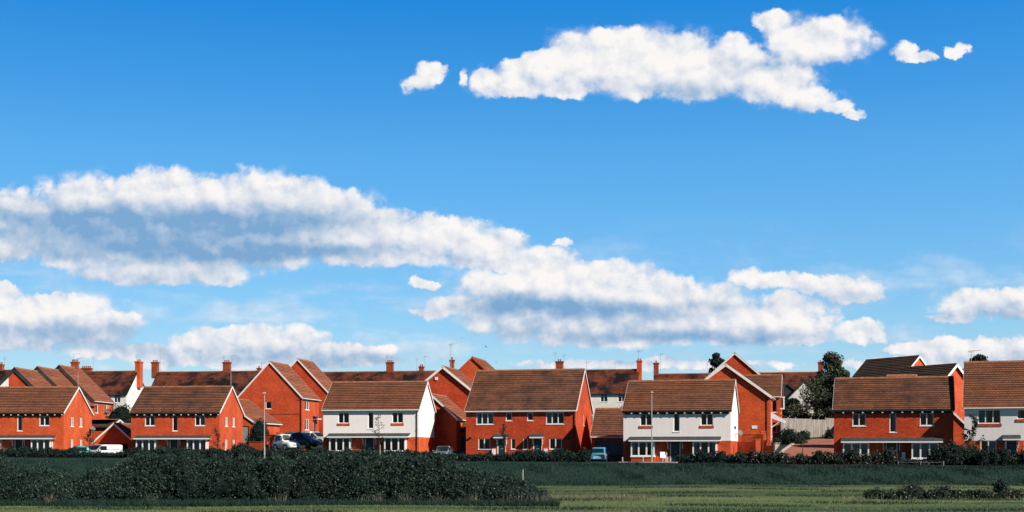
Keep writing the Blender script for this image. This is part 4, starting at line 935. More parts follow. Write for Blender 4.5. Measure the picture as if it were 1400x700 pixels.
for px, py in lowp:
    p = at(px, 66, py); lb += [(p.x, 66 + random.uniform(-0.4, 0.4), -2.3, 0.42, 0.5, max(0.15, p.z + 2.3)), (p.x + 0.2, 66.8, -2.3, 0.4, 0.5, max(0.12, (p.z + 2.3) * 0.8))]
bush('bramble_patch', 'bramble', 'low sprawling bramble patch in the meadow at the right', lb, 130, 0.055, 'flower', 'brambles in the meadow', (at(1300, 66).x, 66, -2.4), 5)
bush('bramble_patch', 'bramble', 'small dark dome of bramble on the low patch near the right edge', [(at(1368, 67).x, 67, -1.9, 0.36, 0.45, 0.45)], 160, 0.06, 'bramble', 'brambles in the meadow')
bush('bramble_patch', 'bramble', 'second dark dome of bramble left of the middle of the low patch', [(at(1250, 67).x, 67, -2.1, 0.4, 0.5, 0.38)], 160, 0.06, 'bramble', 'brambles in the meadow')

# low hedges and planting in front of the gardens
def hedge(px0, px1, Y0, Y1, h, label, mat='hedge', name='hedge', cat='hedge', thick=0.6, group='low hedges in front of the gardens', bumps=0.15):
    n = max(2, int(abs((at(px1, Y1) - at(px0, Y0)).length) / 0.8)); bl = []
    for i in range(n + 1):
        t = i / n; Y = Y0 + (Y1 - Y0) * t; p = at(px0 + (px1 - px0) * t, Y); g_ = hgt(p.x, Y); hh = h * (1 + random.uniform(-bumps, bumps))
        bl.append((p.x, Y + random.uniform(-0.1, 0.1), g_ + hh * 0.45, 0.62, thick, hh * 0.58))
    return bush(name, cat, label, bl, 100, 0.075, mat, group, (bl[0][0], bl[0][1], hgt(bl[0][0], bl[0][1])), 2)
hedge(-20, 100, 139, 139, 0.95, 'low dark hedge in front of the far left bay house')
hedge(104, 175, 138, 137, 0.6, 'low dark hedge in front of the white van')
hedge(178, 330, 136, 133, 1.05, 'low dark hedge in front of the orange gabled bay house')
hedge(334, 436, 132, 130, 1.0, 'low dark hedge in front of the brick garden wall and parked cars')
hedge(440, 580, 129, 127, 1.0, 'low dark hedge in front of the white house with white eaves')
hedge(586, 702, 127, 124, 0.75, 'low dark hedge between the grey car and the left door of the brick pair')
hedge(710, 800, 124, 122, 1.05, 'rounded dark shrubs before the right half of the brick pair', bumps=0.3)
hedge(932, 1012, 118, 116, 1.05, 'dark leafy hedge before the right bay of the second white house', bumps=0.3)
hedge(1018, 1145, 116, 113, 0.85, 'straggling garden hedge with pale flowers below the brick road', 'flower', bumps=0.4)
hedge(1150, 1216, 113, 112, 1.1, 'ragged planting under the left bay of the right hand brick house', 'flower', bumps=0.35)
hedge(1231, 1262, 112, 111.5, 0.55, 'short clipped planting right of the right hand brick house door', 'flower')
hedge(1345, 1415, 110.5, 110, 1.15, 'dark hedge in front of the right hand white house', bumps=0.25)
p = at(1300, 112); bush('shrub', 'shrub', 'big rounded evergreen shrub between the two right hand houses', [(p.x, 112, -0.5, 1.6, 1.2, 1.15), (p.x + 1.6, 112, -0.7, 1.3, 1.1, 1.0), (p.x - 1.2, 112, -0.8, 1.0, 1, 0.8)], 100, 0.08, 'leaf_dark', 'garden shrubs')
p = at(165, 178); bush('shrub', 'shrub', 'dark round bush behind the shaded garage at the left', [(p.x, 178, 4.2, 1.9, 1.5, 1.9), (p.x - 0.6, 178, 2.6, 1.6, 1.5, 2.0), (p.x + 0.9, 179, 2.9, 1.6, 1.4, 2.0)], 60, 0.10, 'leaf_dark', 'garden shrubs')
p = at(354, 152); bush('shrub', 'shrub', 'dark green bush in front of the pale green garage door', [(p.x, 152, 2.0, 1.0, 0.9, 1.5), (p.x + 0.6, 152, 1.2, 0.8, 0.8, 1.2), (p.x - 0.8, 152, 0.8, 0.7, 0.8, 1.1)], 90, 0.08, 'leaf_dark', 'garden shrubs')
p = at(421, 146); bush('shrub', 'shrub', 'small yellow green bush in front of the slate blue car', [(p.x, 146, 0.05, 0.36, 0.4, 0.75)], 160, 0.06, 'leaf_yellow', 'garden shrubs')
p = at(330, 148); bush('shrub', 'shrub', 'low dark shrub at the foot of the orange gable', [(p.x, 148, 0.0, 0.9, 0.8, 0.8), (p.x + 1.0, 148, -0.2, 0.8, 0.8, 0.6)], 90, 0.08, 'hedge', 'garden shrubs')
p = at(1078, 150); bush('shrub', 'shrub', 'leafy shrub beside the white porch at the side of the brick road', [(p.x, 150, 1.4, 1.1, 1.0, 1.1), (p.x + 1.0, 150, 1.1, 1.0, 0.9, 0.8)], 90, 0.09, 'hedge', 'garden shrubs')
p = at(1098, 155); bush('shrub', 'shrub', 'round shrub against the timber fence', [(p.x, 155, 1.6, 0.8, 0.7, 0.75)], 90, 0.09, 'hedge', 'garden shrubs')
p = at(1138, 156); bush('shrub', 'shrub', 'dark pointed shrub at the right end of the timber fence', [(p.x, 156, 1.5, 1.2, 0.8, 0.55), (p.x - 0.4, 156, 1.8, 0.45, 0.6, 0.75)], 90, 0.09, 'leaf_dark', 'garden shrubs')

def tree(px, Y, zb, H, crown_r, crown_z0, label, mat='leaf_tree', leaf=0.14, nclump=26, per=260, name='tree', cat='tree', group=None, trunk_r=0.22, conical=0.0, clump_r=0.9, seed=1):
    rd = random.Random(seed); base = at(px, Y); root = empty(name, (base.x, base.y, zb)); tag(root, label, cat, group)
    mb = MB(); top = H * 0.92
    mb.tube([(0, 0, -0.5), (0.05, 0, H * 0.3), (-0.05, 0.05, H * 0.6), (0, 0, top)], [trunk_r, trunk_r * 0.8, trunk_r * 0.5, trunk_r * 0.12], 'trunk', 8)
    C = []
    for i in range(nclump):
        t = rd.random(); z = crown_z0 + (H - crown_z0) * t; prof = math.sin(math.pi * min(1, 0.12 + 0.88 * t)) ** 0.6 if not conical else (1 - t) ** 0.7 + 0.08
        a = rd.uniform(0, 6.283); r_ = crown_r * prof * rd.uniform(0.35, 1.0); c = np.array([math.cos(a) * r_, math.sin(a) * r_, z])
        mb.tube([(0, 0, max(H * 0.15, z - r_ * 0.7 - 0.5)), (c[0] * 0.5, c[1] * 0.5, z - r_ * 0.2), tuple(c)], [trunk_r * 0.35, trunk_r * 0.2, 0.02], 'trunk', 5)
        k = int(per * rd.uniform(0.5, 1.3)); cr_ = clump_r * rd.uniform(0.6, 1.25)
        d = rng.normal(size=(k, 3)); d /= np.linalg.norm(d, axis=1)[:, None]; C.append(c + d * cr_ * rng.uniform(0.3, 1.0, (k, 1)) ** 0.6 * np.array([1.1, 1.1, 0.75]))
    C = np.concatenate(C); mb.build('trunk', root); mesh_np('crown', leaves(C, leaf), 4, len(C), [mat], parent=root); return root
tree(1137, 186, 2.8, 10.6, 2.0, 2.0, 'tall tree rising beside the last chimney left of the right hand brick house', 'leaf_tree', 0.14, 56, 300, trunk_r=0.3, group='trees behind the houses', clump_r=0.95, seed=3)
tree(1116, 172, 2.3, 6.6, 3.3, 1.4, 'spreading pale leaved tree in front of the white gabled cottage', 'leaf_tree', 0.12, 34, 260, group='trees behind the houses', clump_r=0.95, seed=5)
tree(1140, 170, 2.3, 7.0, 2.4, 1.0, 'dense dark tree behind the right end of the timber fence', 'leaf_dark', 0.14, 34, 220, group='trees behind the houses', seed=9)
tree(1082, 180, 2.6, 4.2, 2.6, 0.8, 'low dark bushy tree behind the left end of the timber fence', 'leaf_dark', 0.14, 26, 330, group='trees behind the houses', seed=11)
tree(981, 250, 5.5, 12.8, 2.6, 4.0, 'dark conifer peeping out left of the tallest brick gable', 'leaf_dark', 0.2, 50, 260, group='trees behind the houses', conical=1, seed=13)
tree(1338, 235, 5.5, 11.0, 2.4, 5.0, 'distant dark treetop behind the right hand white house roof', 'leaf_dark', 0.2, 40, 300, group='trees behind the houses', seed=15)
def sapling(px, Y, H, label, n=70, spread=0.9, z0=0.35, stake=True, seed=1, leaf=0.08, mat='leaf_dark'):
    rd = random.Random(seed); b = at(px, Y); zb = hgt(b.x, Y); root = empty('young_tree', (b.x, Y, zb)); tag(root, label, 'young tree', 'young trees along the front gardens')
    mb = MB(); mb.tube([(0, 0, -0.2), (0.03, 0, H * 0.5), (-0.02, 0, H)], [0.045, 0.035, 0.01], 'trunk', 6); C = []
    for i in range(16):
        z = H * (z0 + (0.95 - z0) * i / 16); a = rd.uniform(0, 6.28); L = spread * (1 - 0.6 * i / 16) * rd.uniform(0.5, 1)
        e_ = (math.cos(a) * L, math.sin(a) * L * 0.7, z + L * 0.75); mb.tube([(0, 0, z), (e_[0] * 0.5, e_[1] * 0.5, z + L * 0.3), e_], [0.02, 0.014, 0.006], 'trunk', 4)
        k = n // 16 + 1; t = rng.uniform(0.35, 1.1, (k, 1)); C.append(np.array([0, 0, z]) + (np.array(e_) - np.array([0, 0, z])) * t + rng.normal(0, 0.09, (k, 3)))
    C = np.concatenate(C); mb.build('trunk', root); mesh_np('crown', leaves(C, leaf), 4, len(C), [mat], parent=root)
    if stake: s_ = MB(); s_.tube([(0.12, -0.05, -0.3), (0.12, -0.05, H * 0.33)], 0.05, 'stake', 6); s_.build('stake', root)
sapling(518, 127, 4.6, 'sparse young tree in front of the white house with white eaves', 110, 1.0, seed=2)
sapling(689, 126, 3.6, 'young tree before the left front door of the brick pair', 240, 0.75, 0.45, seed=3)
sapling(297, 136, 3.2, 'twiggy young tree at the corner of the orange gabled bay house', 230, 1.0, 0.2, False, seed=4)
sapling(122, 139, 3.0, 'bushy young tree in front of the white van', 260, 0.9, 0.35, False, seed=5)
sapling(1330, 113, 4.5, 'leafy young tree with a pale stake at the corner of the right hand white house', 420, 1.1, 0.3, seed=6, leaf=0.11)
sapling(1097, 118, 2.6, 'thin staked young tree standing before the brick road', 60, 0.6, 0.6, seed=7)
sapling(1376, 112, 1.5, 'small pale shrub stem by the right hand front door', 30, 0.3, 0.5, False, seed=8)

# grass: rough tufts under the brambles, blades over the meadow and the bank
def scatter(n, fx):
    P_ = []; 
    while len(P_) < n:
        q = fx()
        if q: P_.append(q)
    return np.array(P_)
def meadow():
    Y = 42 + 53 * random.random() ** 1.5; x = random.uniform(-0.43, 0.43) * Y; return (x, Y, hgt(x, Y) - 0.01)
C = scatter(60000, meadow); o = mesh_np('grass', blades(C, 0.085, 0.012, 0.5), 3, len(C), ['grass']); tag(o, 'short sunlit green grass of the meadow', 'grass', kind='stuff')
def bankp():
    x = random.uniform(-44, 44); Y = random.uniform(92.5, 101) - 0.05 * x; return (x, Y, hgt(x, Y) - 0.02)
C = scatter(90000, bankp); hb_ = 0.13 + 0.22 * np.clip(np.sin(C[:, 0] * 0.9) * np.sin(C[:, 0] * 0.37 + C[:, 1] * 1.3) + np.sin(C[:, 0] * 2.3 + C[:, 1]) * 0.5, 0, 1)
o = mesh_np('bank_grass', blades(C, hb_, 0.02, 0.5), 3, len(C), ['bank_grass']); tag(o, 'long dark grass growing on the bank below the houses', 'grass', kind='stuff')
def weedp():
    Y = random.uniform(44, 92); x = random.uniform(-0.42, 0.42) * Y
    if math.sin(x * 0.35 + 2 * math.sin(Y * 0.2)) * math.sin(Y * 0.9 + x * 0.05) < 0.45: return None
    return (x, Y, hgt(x, Y) - 0.01)
C = scatter(22000, weedp); o = mesh_np('weeds', blades(C, 0.14, 0.02, 0.6), 3, len(C), ['bank_grass']); tag(o, 'darker weedy tufts standing in the sunlit meadow', 'weeds', kind='stuff')
def strawp():
    k = random.choice([(68, 58.2, 0.4), (-1, 0, 0), (-1, 0, 0), (-1, 0, 0)])
    if k[0] < 0:
        px = random.gauss(random.choice([70, 208, 495, 515, 555, 600, 640, 690, 735, 745, 380, 650, 715]), 5); Y = 58.4 + random.uniform(-0.4, 0.3)
    else: px = random.gauss(68, 3); Y = 58.2 + random.uniform(-0.4, 0.4)
    x = (px - 700) / F * Y; return (x, Y, -2.42)
C = scatter(800, strawp); o = mesh_np('dry_grass', blades(C, 0.5, 0.012, 0.3), 3, len(C), ['straw']); tag(o, 'tall dry grass stems along the foot of the brambles', 'dry grass', kind='stuff')
def strawq():
    px = random.choice([random.uniform(745, 900), random.gauss(840, 30), random.uniform(1140, 1400)]); Y = 66 + random.uniform(-1, 1.5); x = (px - 700) / F * Y; return (x, Y, -2.42)
C = scatter(2600, strawq); o = mesh_np('dry_grass', blades(C, 0.22, 0.012, 0.5), 3, len(C), ['straw']); tag(o, 'thin line of bleached grass across the open meadow', 'dry grass', kind='stuff')
def longp():
    px = random.uniform(-30, 765); Y = 57.6 + random.uniform(-0.8, 0.9); x = (px - 700) / F * Y; return (x, Y, -2.42)
C = scatter(16000, longp); o = mesh_np('long_grass', blades(C, 0.28, 0.016, 0.45), 3, len(C), ['bank_grass']); tag(o, 'uncut dark grass along the foot of the bramble thickets', 'grass', kind='stuff')

# ------------------------------------------------------------------ walls, fence, posts
def wall_run(pts, h, label, name='garden_wall', mat='brick_pale', cope='concrete', th=0.24, pillars=(), cat='garden wall', group='brick garden walls'):
    """pts: list of (x,y); the top follows the first point's height"""
    z0 = hgt(*pts[0]); root = empty(name, (pts[0][0], pts[0][1], z0)); tag(root, label, cat, group); mb = MB(); cp = MB()
    for (a, b) in zip(pts[:-1], pts[1:]):
        A = Vector((a[0] - pts[0][0], a[1] - pts[0][1], 0)); B = Vector((b[0] - pts[0][0], b[1] - pts[0][1], 0)); u = (B - A).normalized(); L = (B - A).length
        fr = Fr(A, u, Vector((u.y, -u.x, 0))); dz = hgt(*b) - z0
        fr.box(mb, 0, L, -th / 2, th / 2, -1.5, h, mat); fr.box(cp, -0.02, L + 0.02, -th / 2 - 0.03, th / 2 + 0.03, h + 0.002, h + 0.06, 'brick')
    w = mb.build('wall', root); cp.build('coping', root)
    for i in pillars:
        q = pts[i]; X, Y_ = q[0] - pts[0][0], q[1] - pts[0][1]; pm = MB(); pm.box(X - 0.24, X + 0.24, Y_ - 0.24, Y_ + 0.24, -1.5, h + 0.25, mat)
        pm.box(X - 0.29, X + 0.29, Y_ - 0.29, Y_ + 0.29, h + 0.252, h + 0.33, mat); pm.build('pillar', root)
    return root
def w2(px, Y): p_ = at(px, Y); return (p_.x, p_.y)
wall_run([w2(1009, 131), w2(1036, 129.5)], 1.9, 'brick garden wall joining the second white house to its pillar', pillars=(1,))
wall_run([w2(1015, 137), w2(1043, 136), w2(1046, 133)], 2.2, 'taller brick wall behind the first garden wall beside the gable house', pillars=(1,))
wall_run([w2(1046, 132.5), w2(1060, 132)], 1.3, 'low brick wall running from the pillars to the lamp post of the brick road')
wall_run([w2(341, 149), w2(366, 148)], 1.75, 'orange brick garden wall right of the orange gable')
wall_run([w2(352, 152), w2(381, 150.5)], 2.3, 'upper orange brick wall with a pillar left of the white car', pillars=(1,))
wall_run([w2(402, 143.5), w2(417, 143)], 1.0, 'short low brick wall in front of the slate blue car')
wall_run([w2(426, 143.5), w2(438, 143)], 0.9, 'short low brick wall right of the yellow green bush')
# timber fence
fa_, fb_ = at(1068, 157.5), at(1150, 160); root = empty('timber_fence', (fa_.x, fa_.y, zpy(597.5, 160))); tag(root, 'weathered close boarded timber fence behind the brick road', 'fence')
u = (fb_ - fa_).normalized(); L = (fb_ - fa_).length; fr = Fr((0, 0, 0), (u.x, u.y, 0), (u.y, -u.x, 0)); n = int(L / 0.15); pan = None
np_ = 4
for k_ in range(np_):
    mb = MB(); i0, i1 = n * k_ // np_, n * (k_ + 1) // np_; top = 2.25 + random.uniform(-0.08, 0.12) - (0.08 if k_ > 1 else 0)
    for i in range(i0, i1): fr.box(mb, i * 0.15 * L / (n * .15), (i + 0.92) * L / n, 0.0, 0.02 + 0.008 * (i % 2), -0.5, top + random.uniform(-0.015, 0.015), 'fence')
    fr.box(mb, i0 * L / n, i1 * L / n, -0.04, -0.001, 0.4, 0.5, 'fence'); fr.box(mb, i0 * L / n, i1 * L / n, -0.04, -0.001, 1.7, 1.8, 'fence'); mb.build('fence_panel', root)
    pm = MB(); fr.box(pm, i0 * L / n - 0.06, i0 * L / n + 0.06, -0.16, -0.042, -0.5, 2.35, 'fence'); pm.build('fence_post', root)
def lamp_post(px, Y, top_py, label, head=-1):
    b = at(px, Y); zb = hgt(b.x, Y); H = zpy(top_py, Y) - zb; root = empty('street_lamp', (b.x, Y, zb)); tag(root, label, 'street lamp', 'street lamps in front of the houses')
    mb = MB(); mb.tube([(0, 0, -0.2), (0, 0, 1.2), (0, 0, 1.25), (0, 0, H)], [0.085, 0.08, 0.055, 0.04], 'lamp_grey', 10); mb.build('pole', root)
    hb = MB(); hb.hexa([(-0.12, -0.35, H - 0.02), (0.12, -0.35, H - 0.02), (0.14, 0.15, H - 0.02), (-0.14, 0.15, H - 0.02), (-0.07, -0.30, H + 0.10), (0.07, -0.30, H + 0.10), (0.09, 0.1, H + 0.14), (-0.09, 0.1, H + 0.14)], 'lamp_grey'); h = hb.build('lamp_head', root)
    lb_ = MB(); lb_.box(-0.09, 0.09, -0.3, -0.02, H - 0.05, H - 0.022, 'lens'); lb_.build('lamp_lens', h)
lamp_post(361.5, 126, 538, 'grey street lamp standing before the tall gable house')
lamp_post(891, 118, 537, 'grey street lamp standing before the left bay of the second white house')
# lamp bollard post with hanging foliage by the brick road
b = at(1062, 127); zb = hgt(b.x, 127); root = empty('gate_post', (b.x, 127, zb)); tag(root, 'stone gate post topped with dark foliage beside the brick road', 'gate post')
mb = MB(); mb.box(-0.22, 0.22, -0.22, 0.22, -0.3, 1.9, 'concrete'); mb.box(-0.28, 0.28, -0.28, 0.28, 1.902, 2.0, 'concrete'); mb.build('post', root)
d = rng.normal(size=(500, 3)); d /= np.linalg.norm(d, axis=1)[:, None]; mesh_np('foliage', leaves(d * np.array([0.5, 0.4, 0.35]) * rng.uniform(.4, 1, (500, 1)) + np.array([0, 0, 2.15]), 0.07), 4, 500, ['hedge'], parent=root)
b = at(714.5, 94.5); root = MB(); root.tube([(0, 0, -0.2), (0.02, 0, 0.85)], 0.05, 'stake', 6); o = root.build('marker_post'); o.location = (b.x, 94.5, hgt(b.x, 94.5)); tag(o, 'short pale post standing alone on the grass bank', 'post')
# low rails and steps in front of the second white and right hand brick houses
def rail(px0, px1, Y0, Y1, h, label, mat='lamp_grey'):
    a, b = at(px0, Y0), at(px1, Y1); z = hgt(a.x, Y0); root = empty('low_rail', (a.x, a.y, z)); tag(root, label, 'rail', 'low rails along the front gardens'); L = (b - a).length; u = (b - a).normalized(); fr = Fr((0, 0, 0), (u.x, u.y, 0), (u.y, -u.x, 0))
    n = max(1, round(L / 2.2))
    for i in range(n + 1):
        m_ = MB(); q = fr.p(L * i / n, 0, 0); m_.box(q.x - 0.04, q.x + 0.04, q.y - 0.04, q.y + 0.04, -0.4, h + 0.06, mat); m_.build('rail_post', root)
    m_ = MB(); m_.tube([fr.p(0, 0, h - 0.03), fr.p(L, 0, h - 0.03)], 0.022, mat, 6); m_.build('rail_bar', root)
rail(1228, 1290, 110.5, 109, 0.30, 'low metal rail right of the right hand brick house door', 'dish')
kb = MB(); a, b = at(846, 118.6), at(926, 116.8); u = (b - a).normalized(); fr = Fr((0, 0, 0), (u.x, u.y, 0), (u.y, -u.x, 0)); fr.box(kb, 0, (b - a).length, -0.1, 0.1, -0.3, 0.12, 'concrete'); o = kb.build('kerb'); o.location = (a.x, a.y, hgt(a.x, a.y)); tag(o, kind='structure')
for i, (px, hh) in enumerate(((851, 0.45), (879, 0.5), (911, 0.9))):
    pb = MB(); pb.tube([(0, 0, -0.2), (0, 0, hh)], 0.06, 'concrete', 8); pb.tube([(0, 0, hh), (0, 0, hh + 0.08)], [0.08, 0.03], 'concrete', 8); o = pb.build('bollard'); b = at(px, 119.5 - i * 0.4); o.location = (b.x, b.y, hgt(b.x, b.y))
    tag(o, ['short pale bollard beside the blue car at the left end of the kerb', 'short pale bollard in front of the left bay of the second white house', 'taller pale bollard before the door of the second white house'][i], 'bollard', 'pale bollards at the second white house')
st = MB(); st.box(-0.9, 0.9, -0.4, 0.4, -0.2, 0.14, 'concrete'); st.box(-0.75, 0.75, -0.05, 0.6, 0.142, 0.26, 'brick_pale'); o = st.build('door_step'); b = at(1222.5, 116.6); o.location = (b.x, b.y, hgt(b.x, b.y)); tag(o, 'pale stone step before the right hand brick house door', 'step')
# white garden chair and pram-like white bag by the second white house door
gc = empty('garden_chair', (at(908, 124.6).x, 124.6, hgt(at(908, 124.6).x, 124.6)), 0.4); tag(gc, 'white garden chair with dark cloth beside the second white house door', 'chair')
m = MB(); m.box(-0.28, 0.28, -0.26, 0.26, 0.42, 0.47, 'white'); m.build('seat', gc); m = MB(); m.hexa([(-0.28, 0.2, 0.47), (0.28, 0.2, 0.47), (0.28, 0.24, 0.47), (-0.28, 0.24, 0.47), (-0.26, 0.3, 1.0), (0.26, 0.3, 1.0), (0.26, 0.34, 1.0), (-0.26, 0.34, 1.0)], 'white'); m.build('backrest', gc)
for sx in (-0.25, 0.25):
    for sy in (-0.22, 0.22): m = MB(); m.tube([(sx, sy, 0.42), (sx * 1.08, sy * 1.1, 0)], 0.022, 'white', 6); m.build('leg', gc)

# ------------------------------------------------------------------ cars
def loft(mb, stations, mat, close=True):
    """stations: list of (x, [(y,z)...]) half rings mirrored"""
    rings = []; k = mb.mi(mat)
    for x, pr in stations:
        i0 = len(mb.v); full = [(y, z) for y, z in pr] + [(-y, z) for y, z in reversed(pr)]
        mb.v += [(x, y, z) for y, z in full]; rings.append((i0, len(full)))
    for (a, n), (b, _) in zip(rings[:-1], rings[1:]):
        for q in range(n): mb.f.append((a + q, a + (q + 1) % n, b + (q + 1) % n, b + q)); mb.m.append(k)
    if close:
        for a, n in (rings[0], rings[-1]): mb.f.append(tuple(a + q for q in range(n))); mb.m.append(k)
def car(name, px, Y, zb, yaw, L, Wd, H, paintm, label, kind='hatch', plate='plate_y', group='parked cars'):
    """local x forward (front at +x)"""
    b = at(px, Y); root = empty(name, (b.x, Y, zb), R(yaw)); tag(root, label, 'van' if kind == 'van' else 'car', group); hw = Wd / 2; l2 = L / 2
    bh = H * (0.58 if kind != 'van' else 0.60)    # belt height
    def sec(w, z0, z1): return [(w * 0.90, z0), (w * 0.99, z0 + (z1 - z0) * 0.25), (w, z0 + (z1 - z0) * 0.6), (w * 0.93, z1 - 0.02), (w * 0.85, z1)]
    if kind == 'hatch': st_ = [(-l2, .88, .32, bh * .86), (-l2 + .12, .95, .24, bh * 1.0), (-l2 + .6, 1, .2, bh * 1.02), (0.1, 1, .2, bh), (l2 - 1.15, 1, .2, bh * .97), (l2 - .5, .97, .22, bh * .88), (l2 - .12, .88, .25, bh * .74), (l2, .74, .33, bh * .62)]
    else: st_ = [(-l2, .97, .35, bh), (-l2 + .1, 1, .26, bh * 1.02), (0, 1, .24, bh * 1.02), (l2 - 1.3, 1, .24, bh), (l2 - .7, .98, .24, bh * .86), (l2 - .15, .92, .28, bh * .72), (l2, .82, .36, bh * .6)]
    mb = MB(); loft(mb, [(x, sec(hw * w, z0, z1)) for x, w, z0, z1 in st_], paintm); body = mb.build('body', root, True)
    if kind == 'hatch': cab = [(-l2 + .14, .84, bh * .98), (-l2 + .55, .80, H * .96), (-l2 + 1.3, .80, H), (0.25, .80, H * .985), (l2 - 1.95, .78, H * .94), (l2 - 1.05, .84, bh * .96)]
    else: cab = [(-l2 + .02, .94, H * .97), (-l2 + .3, .94, H), (0.4, .93, H), (l2 - 1.75, .90, H * .985), (l2 - 0.85, .88, bh * .98)]
    zl = bh * .95; cb_ = MB(); loft(cb_, [(x, [(hw * .93, zl), (hw * (w + .93) / 2 * 1.0, (zl + max(z, zl + .02)) / 2), (hw * w * .97, max(z, zl + .02) - .04), (hw * w * .85, max(z, zl + .02))]) for x, w, z in cab], paintm); cb_.build('cabin', body, True)
    # glazing a few millimetres proud of the cabin
    gl = MB(); s0, s1 = (cab[-1], cab[-2])
    def wp(st, f):   # point on windscreen line
        return st
    x0, w0, z0 = s0; x1, w1, z1 = s1
    def lerp(a, b, t): return a + (b - a) * t
    for (q0, q1) in (((s0), (s1)),):
        a, c = 0.10, 0.92; xa, xc = lerp(x0, x1, a) + .02, lerp(x0, x1, c) + .02; za, zc = lerp(z0, z1, a) + .02, lerp(z0, z1, c) + .02
        gl.face([(xa, -hw * .80, za), (xa, hw * .80, za), (xc, hw * .68, zc), (xc, -hw * .68, zc)], 'car_glass')
    gl.build('windscreen', root)
    if kind != 'van':
        r0, r1 = cab[0], cab[1]; a, c = 0.15, 0.85; rg = MB(); xa, xc = lerp(r0[0], r1[0], a) - .025, lerp(r0[0], r1[0], c) - .025; za, zc = lerp(r0[2], r1[2], a) + .01, lerp(r0[2], r1[2], c) + .01
        rg.face([(xa, hw * .76, za), (xa, -hw * .76, za), (xc, -hw * .68, zc), (xc, hw * .68, zc)], 'car_glass'); rg.build('rear_window', root)
    for s_ in (-1, 1):
        if kind == 'van': spans = [(l2 - 2.2, l2 - 1.35, H * .90)]
        else: spans = [(-l2 + .62, -0.12, H * .90), (-0.02, l2 - 1.75, H * .88)]
        for i_, (xa, xb, zt) in enumerate(spans):
            zt_ = zt; sg = MB(); zlo = bh * 1.03; f_ = (zt_ - zlo) / (H - zl); yo = hw * lerp(.955, .90, 0.0) + .008; yi = hw * (.93 if kind == 'van' else .835) + .008
            last = i_ == len(spans) - 1
            sg.face([(xa, s_ * yo, zlo), (xb + (0.45 if last else 0), s_ * yo, zlo), (xb - (0.1 if last else 0), s_ * yi, zt_), (xa + (0.12 if i_ == 0 and kind != 'van' else 0), s_ * yi, zt_)], 'car_glass'); sg.build('side_window', root)
        hl = MB(); hl.hexa([(l2 - .36, s_ * hw * .60, bh * .55), (l2 - .04, s_ * hw * .50, bh * .52), (l2 - .06, s_ * hw * .80, bh * .52), (l2 - .40, s_ * hw * .97, bh * .58), (l2 - .42, s_ * hw * .60, bh * .78), (l2 - .10, s_ * hw * .50, bh * .70), (l2 - .14, s_ * hw * .84, bh * .70), (l2 - .46, s_ * hw * .96, bh * .80)], 'lens'); hl.build('headlight', root)
        tl = MB(); tl.hexa([(-l2 - .01, s_ * hw * .68, bh * .62), (-l2 + .2, s_ * hw * .68, bh * .62), (-l2 + .2, s_ * hw * 1.0, bh * .62), (-l2 + .04, s_ * hw * .90, bh * .62), (-l2 + .03, s_ * hw * .72, bh * 1.02), (-l2 + .25, s_ * hw * .72, bh * 1.02), (-l2 + .25, s_ * hw * .97, bh * 1.02), (-l2 + .1, s_ * hw * .86, bh * 1.02)], 'red_lens'); tl.build('tail_light', root)
        mr = MB(); xm = l2 - 1.25 if kind != 'van' else l2 - 1.15; mr.hexa([(xm, s_ * hw * .92, bh), (xm + .1, s_ * hw * .92, bh), (xm + .12, s_ * (hw + .17), bh + .02), (xm, s_ * (hw + .17), bh + .02), (xm, s_ * hw * .92, bh + .10), (xm + .1, s_ * hw * .92, bh + .10), (xm + .1, s_ * (hw + .15), bh + .17), (xm, s_ * (hw + .15), bh + .17)], paintm); mr.build('wing_mirror', root)
        for xw in (-l2 + .75, l2 - .82):
            rw = .31 if kind != 'van' else .34; tw = MB(); tw.tube([(xw, s_ * (hw - .16), rw), (xw, s_ * (hw + .012), rw)], rw, 'tyre', 20); w_ = tw.build('wheel', root)
            rm = MB(); rm.tube([(xw, s_ * (hw + .013), rw), (xw, s_ * (hw + .028), rw)], rw * .62, 'rim', 14); rm.build('rim', w_)
            am = MB(); k_ = am.mi('dark')      # dark wheel arch
            am.tube([(xw, s_ * (hw * .6), rw + .02), (xw, s_ * (hw + .004), rw + .02)], rw * 1.16, 'dark', 20); am.build('wheel_arch', body)
    pl = MB(); pl.box(-l2 - .02, -l2 + .02, -.26, .26, bh * .50, bh * .50 + .11, plate); pl.build('number_plate', root)
    pl = MB(); pl.box(l2 - .03, l2 + .015, -.26, .26, .34, .45, 'plate_w'); pl.build('number_plate', root)
    gm = MB(); gm.box(l2 - .06, l2 + .006, -hw * .42, hw * .42, bh * .50, bh * .60, 'dark'); gm.build('grille', root)
    for xe in (-l2 - .012, l2 - .06):
        bm_ = MB(); bm_.box(xe, xe + .07, -hw * .72, hw * .72, .26, .33, 'dark'); bm_.build('bumper_trim', root)
    return root
car('van', 139, 147, -0.95, 236, 4.4, 1.85, 1.62, 'car_white', 'white van parked before the shaded garage at the left', 'van')
car('car', 104, 146, zpy(626.5, 146), 200, 3.6, 1.65, 1.35, 'car_teal', 'teal car almost hidden behind the hedge beside the white van')
car('car', -4, 143, zpy(625, 143), 8, 4.0, 1.7, 1.35, 'car_silver', 'silver car nosing in at the left edge of the picture')
car('car', 391, 146.5, zpy(615.5, 146.5), -42, 3.3, 1.6, 1.8, 'car_white', 'small white car beside the upper brick wall')
car('car', 411, 153, zpy(611, 153), -20, 4.5, 1.8, 1.75, 'car_navy', 'slate blue people carrier parked behind the small white car')
car('car', 430, 158, zpy(608, 158), -25, 4.2, 1.75, 1.6, 'car_silver', 'silver car mostly hidden behind the slate blue people carrier')
car('car', 606, 143.5, zpy(627.5, 143.5), -100, 4.0, 1.7, 1.42, 'car_shade', 'grey car parked nose out in the shade between the white house and the brick pair')
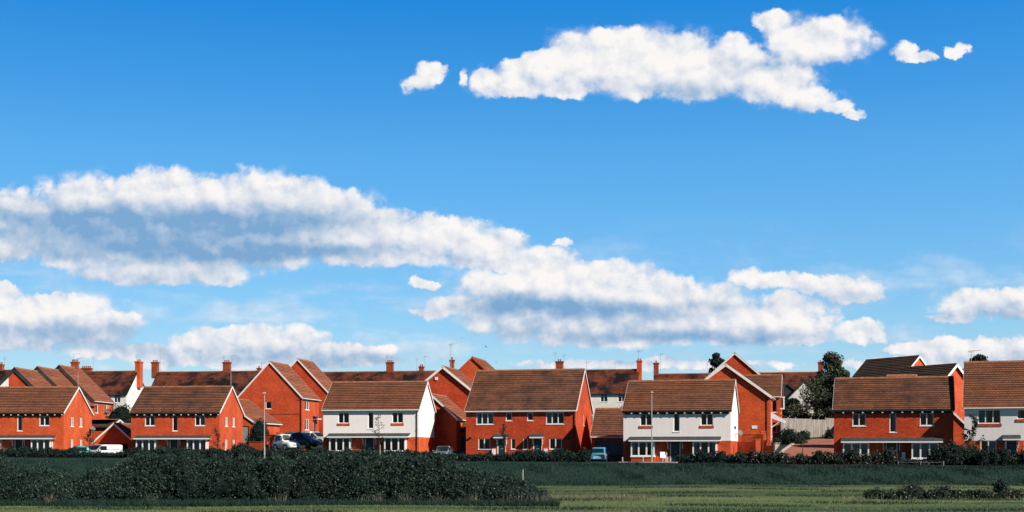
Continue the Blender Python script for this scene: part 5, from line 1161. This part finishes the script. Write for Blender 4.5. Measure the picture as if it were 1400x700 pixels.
car('car', 820, 133, zpy(631.5, 133), 80, 3.6, 1.6, 1.48, 'car_blue', 'bright blue hatchback seen from behind in front of the dark garage door')

# ------------------------------------------------------------------ birds over the roofs
def bird(px, py, Y, span, bank, label, yaw=0.0):
    b = at(px, Y, py); k_ = span / 2
    pts = MB(); pts.tube([(-.32 * k_, 0, 0), (-.15 * k_, 0, .01), (.12 * k_, 0, .02 * k_), (.34 * k_, 0, .03 * k_), (.46 * k_, 0, .0)], [.02 * k_, .08 * k_, .10 * k_, .06 * k_, .01], 'bird', 8)
    for s_ in (-1, 1):
        A = [(.16 * k_, 0, .05 * k_), (.22 * k_, s_ * .45 * k_, .22 * k_), (.02 * k_, s_ * 1.0 * k_, .10 * k_), (-.10 * k_, s_ * .45 * k_, .20 * k_), (-.12 * k_, 0, .04 * k_)]
        pts.face(A, 'bird'); pts.face([(x, y, z - .03 * k_) for x, y, z in A], 'bird')
        for i in range(5):
            p0, p1 = A[i], A[(i + 1) % 5]; pts.face([p0, p1, (p1[0], p1[1], p1[2] - .03 * k_), (p0[0], p0[1], p0[2] - .03 * k_)], 'bird')
    pts.face([(-.28 * k_, 0, .01), (-.55 * k_, .12 * k_, 0), (-.55 * k_, -.12 * k_, 0)], 'bird')
    o = pts.build('bird'); o.location = b; o.rotation_euler = (bank, 0, yaw); tag(o, label, 'bird', 'birds flying over the roofs')
bird(664.3, 474.3, 150, 0.62, 0.5, 'largest flying bird above the brick pair roof', 0.5)
bird(678.5, 495.5, 170, 0.42, 0.9, 'small bird just above the brick pair roof right of the gable', 1.2)
bird(745.5, 496.5, 165, 0.45, 0.2, 'bird flying low left of the chimney behind the brick pair', 0.3)
bird(631.5, 461.5, 200, 0.40, 0.4, 'tiny bird flying highest above the white barged gable', 2.0)
bird(1098, 472.5, 180, 0.42, 0.4, 'lone bird high above the brick road', 0.2)

# small differences of brick and tile from house to house
def swap(root, a, b):
    for o in [root] + list(root.children_recursive):
        if o.type == 'MESH':
            for i, m in enumerate(o.data.materials):
                if m == M[a]: o.data.materials[i] = M[b]
for h in (h1, h4, M2, A2, M3, wing): swap(h, 'brick', 'brick_b')
for h in (h5, B2_, M1, A1, M5, h9): swap(h, 'brick', 'brick_c')
for h in (h2, h5, h9, g3): swap(h, 'tile', 'tile_b')
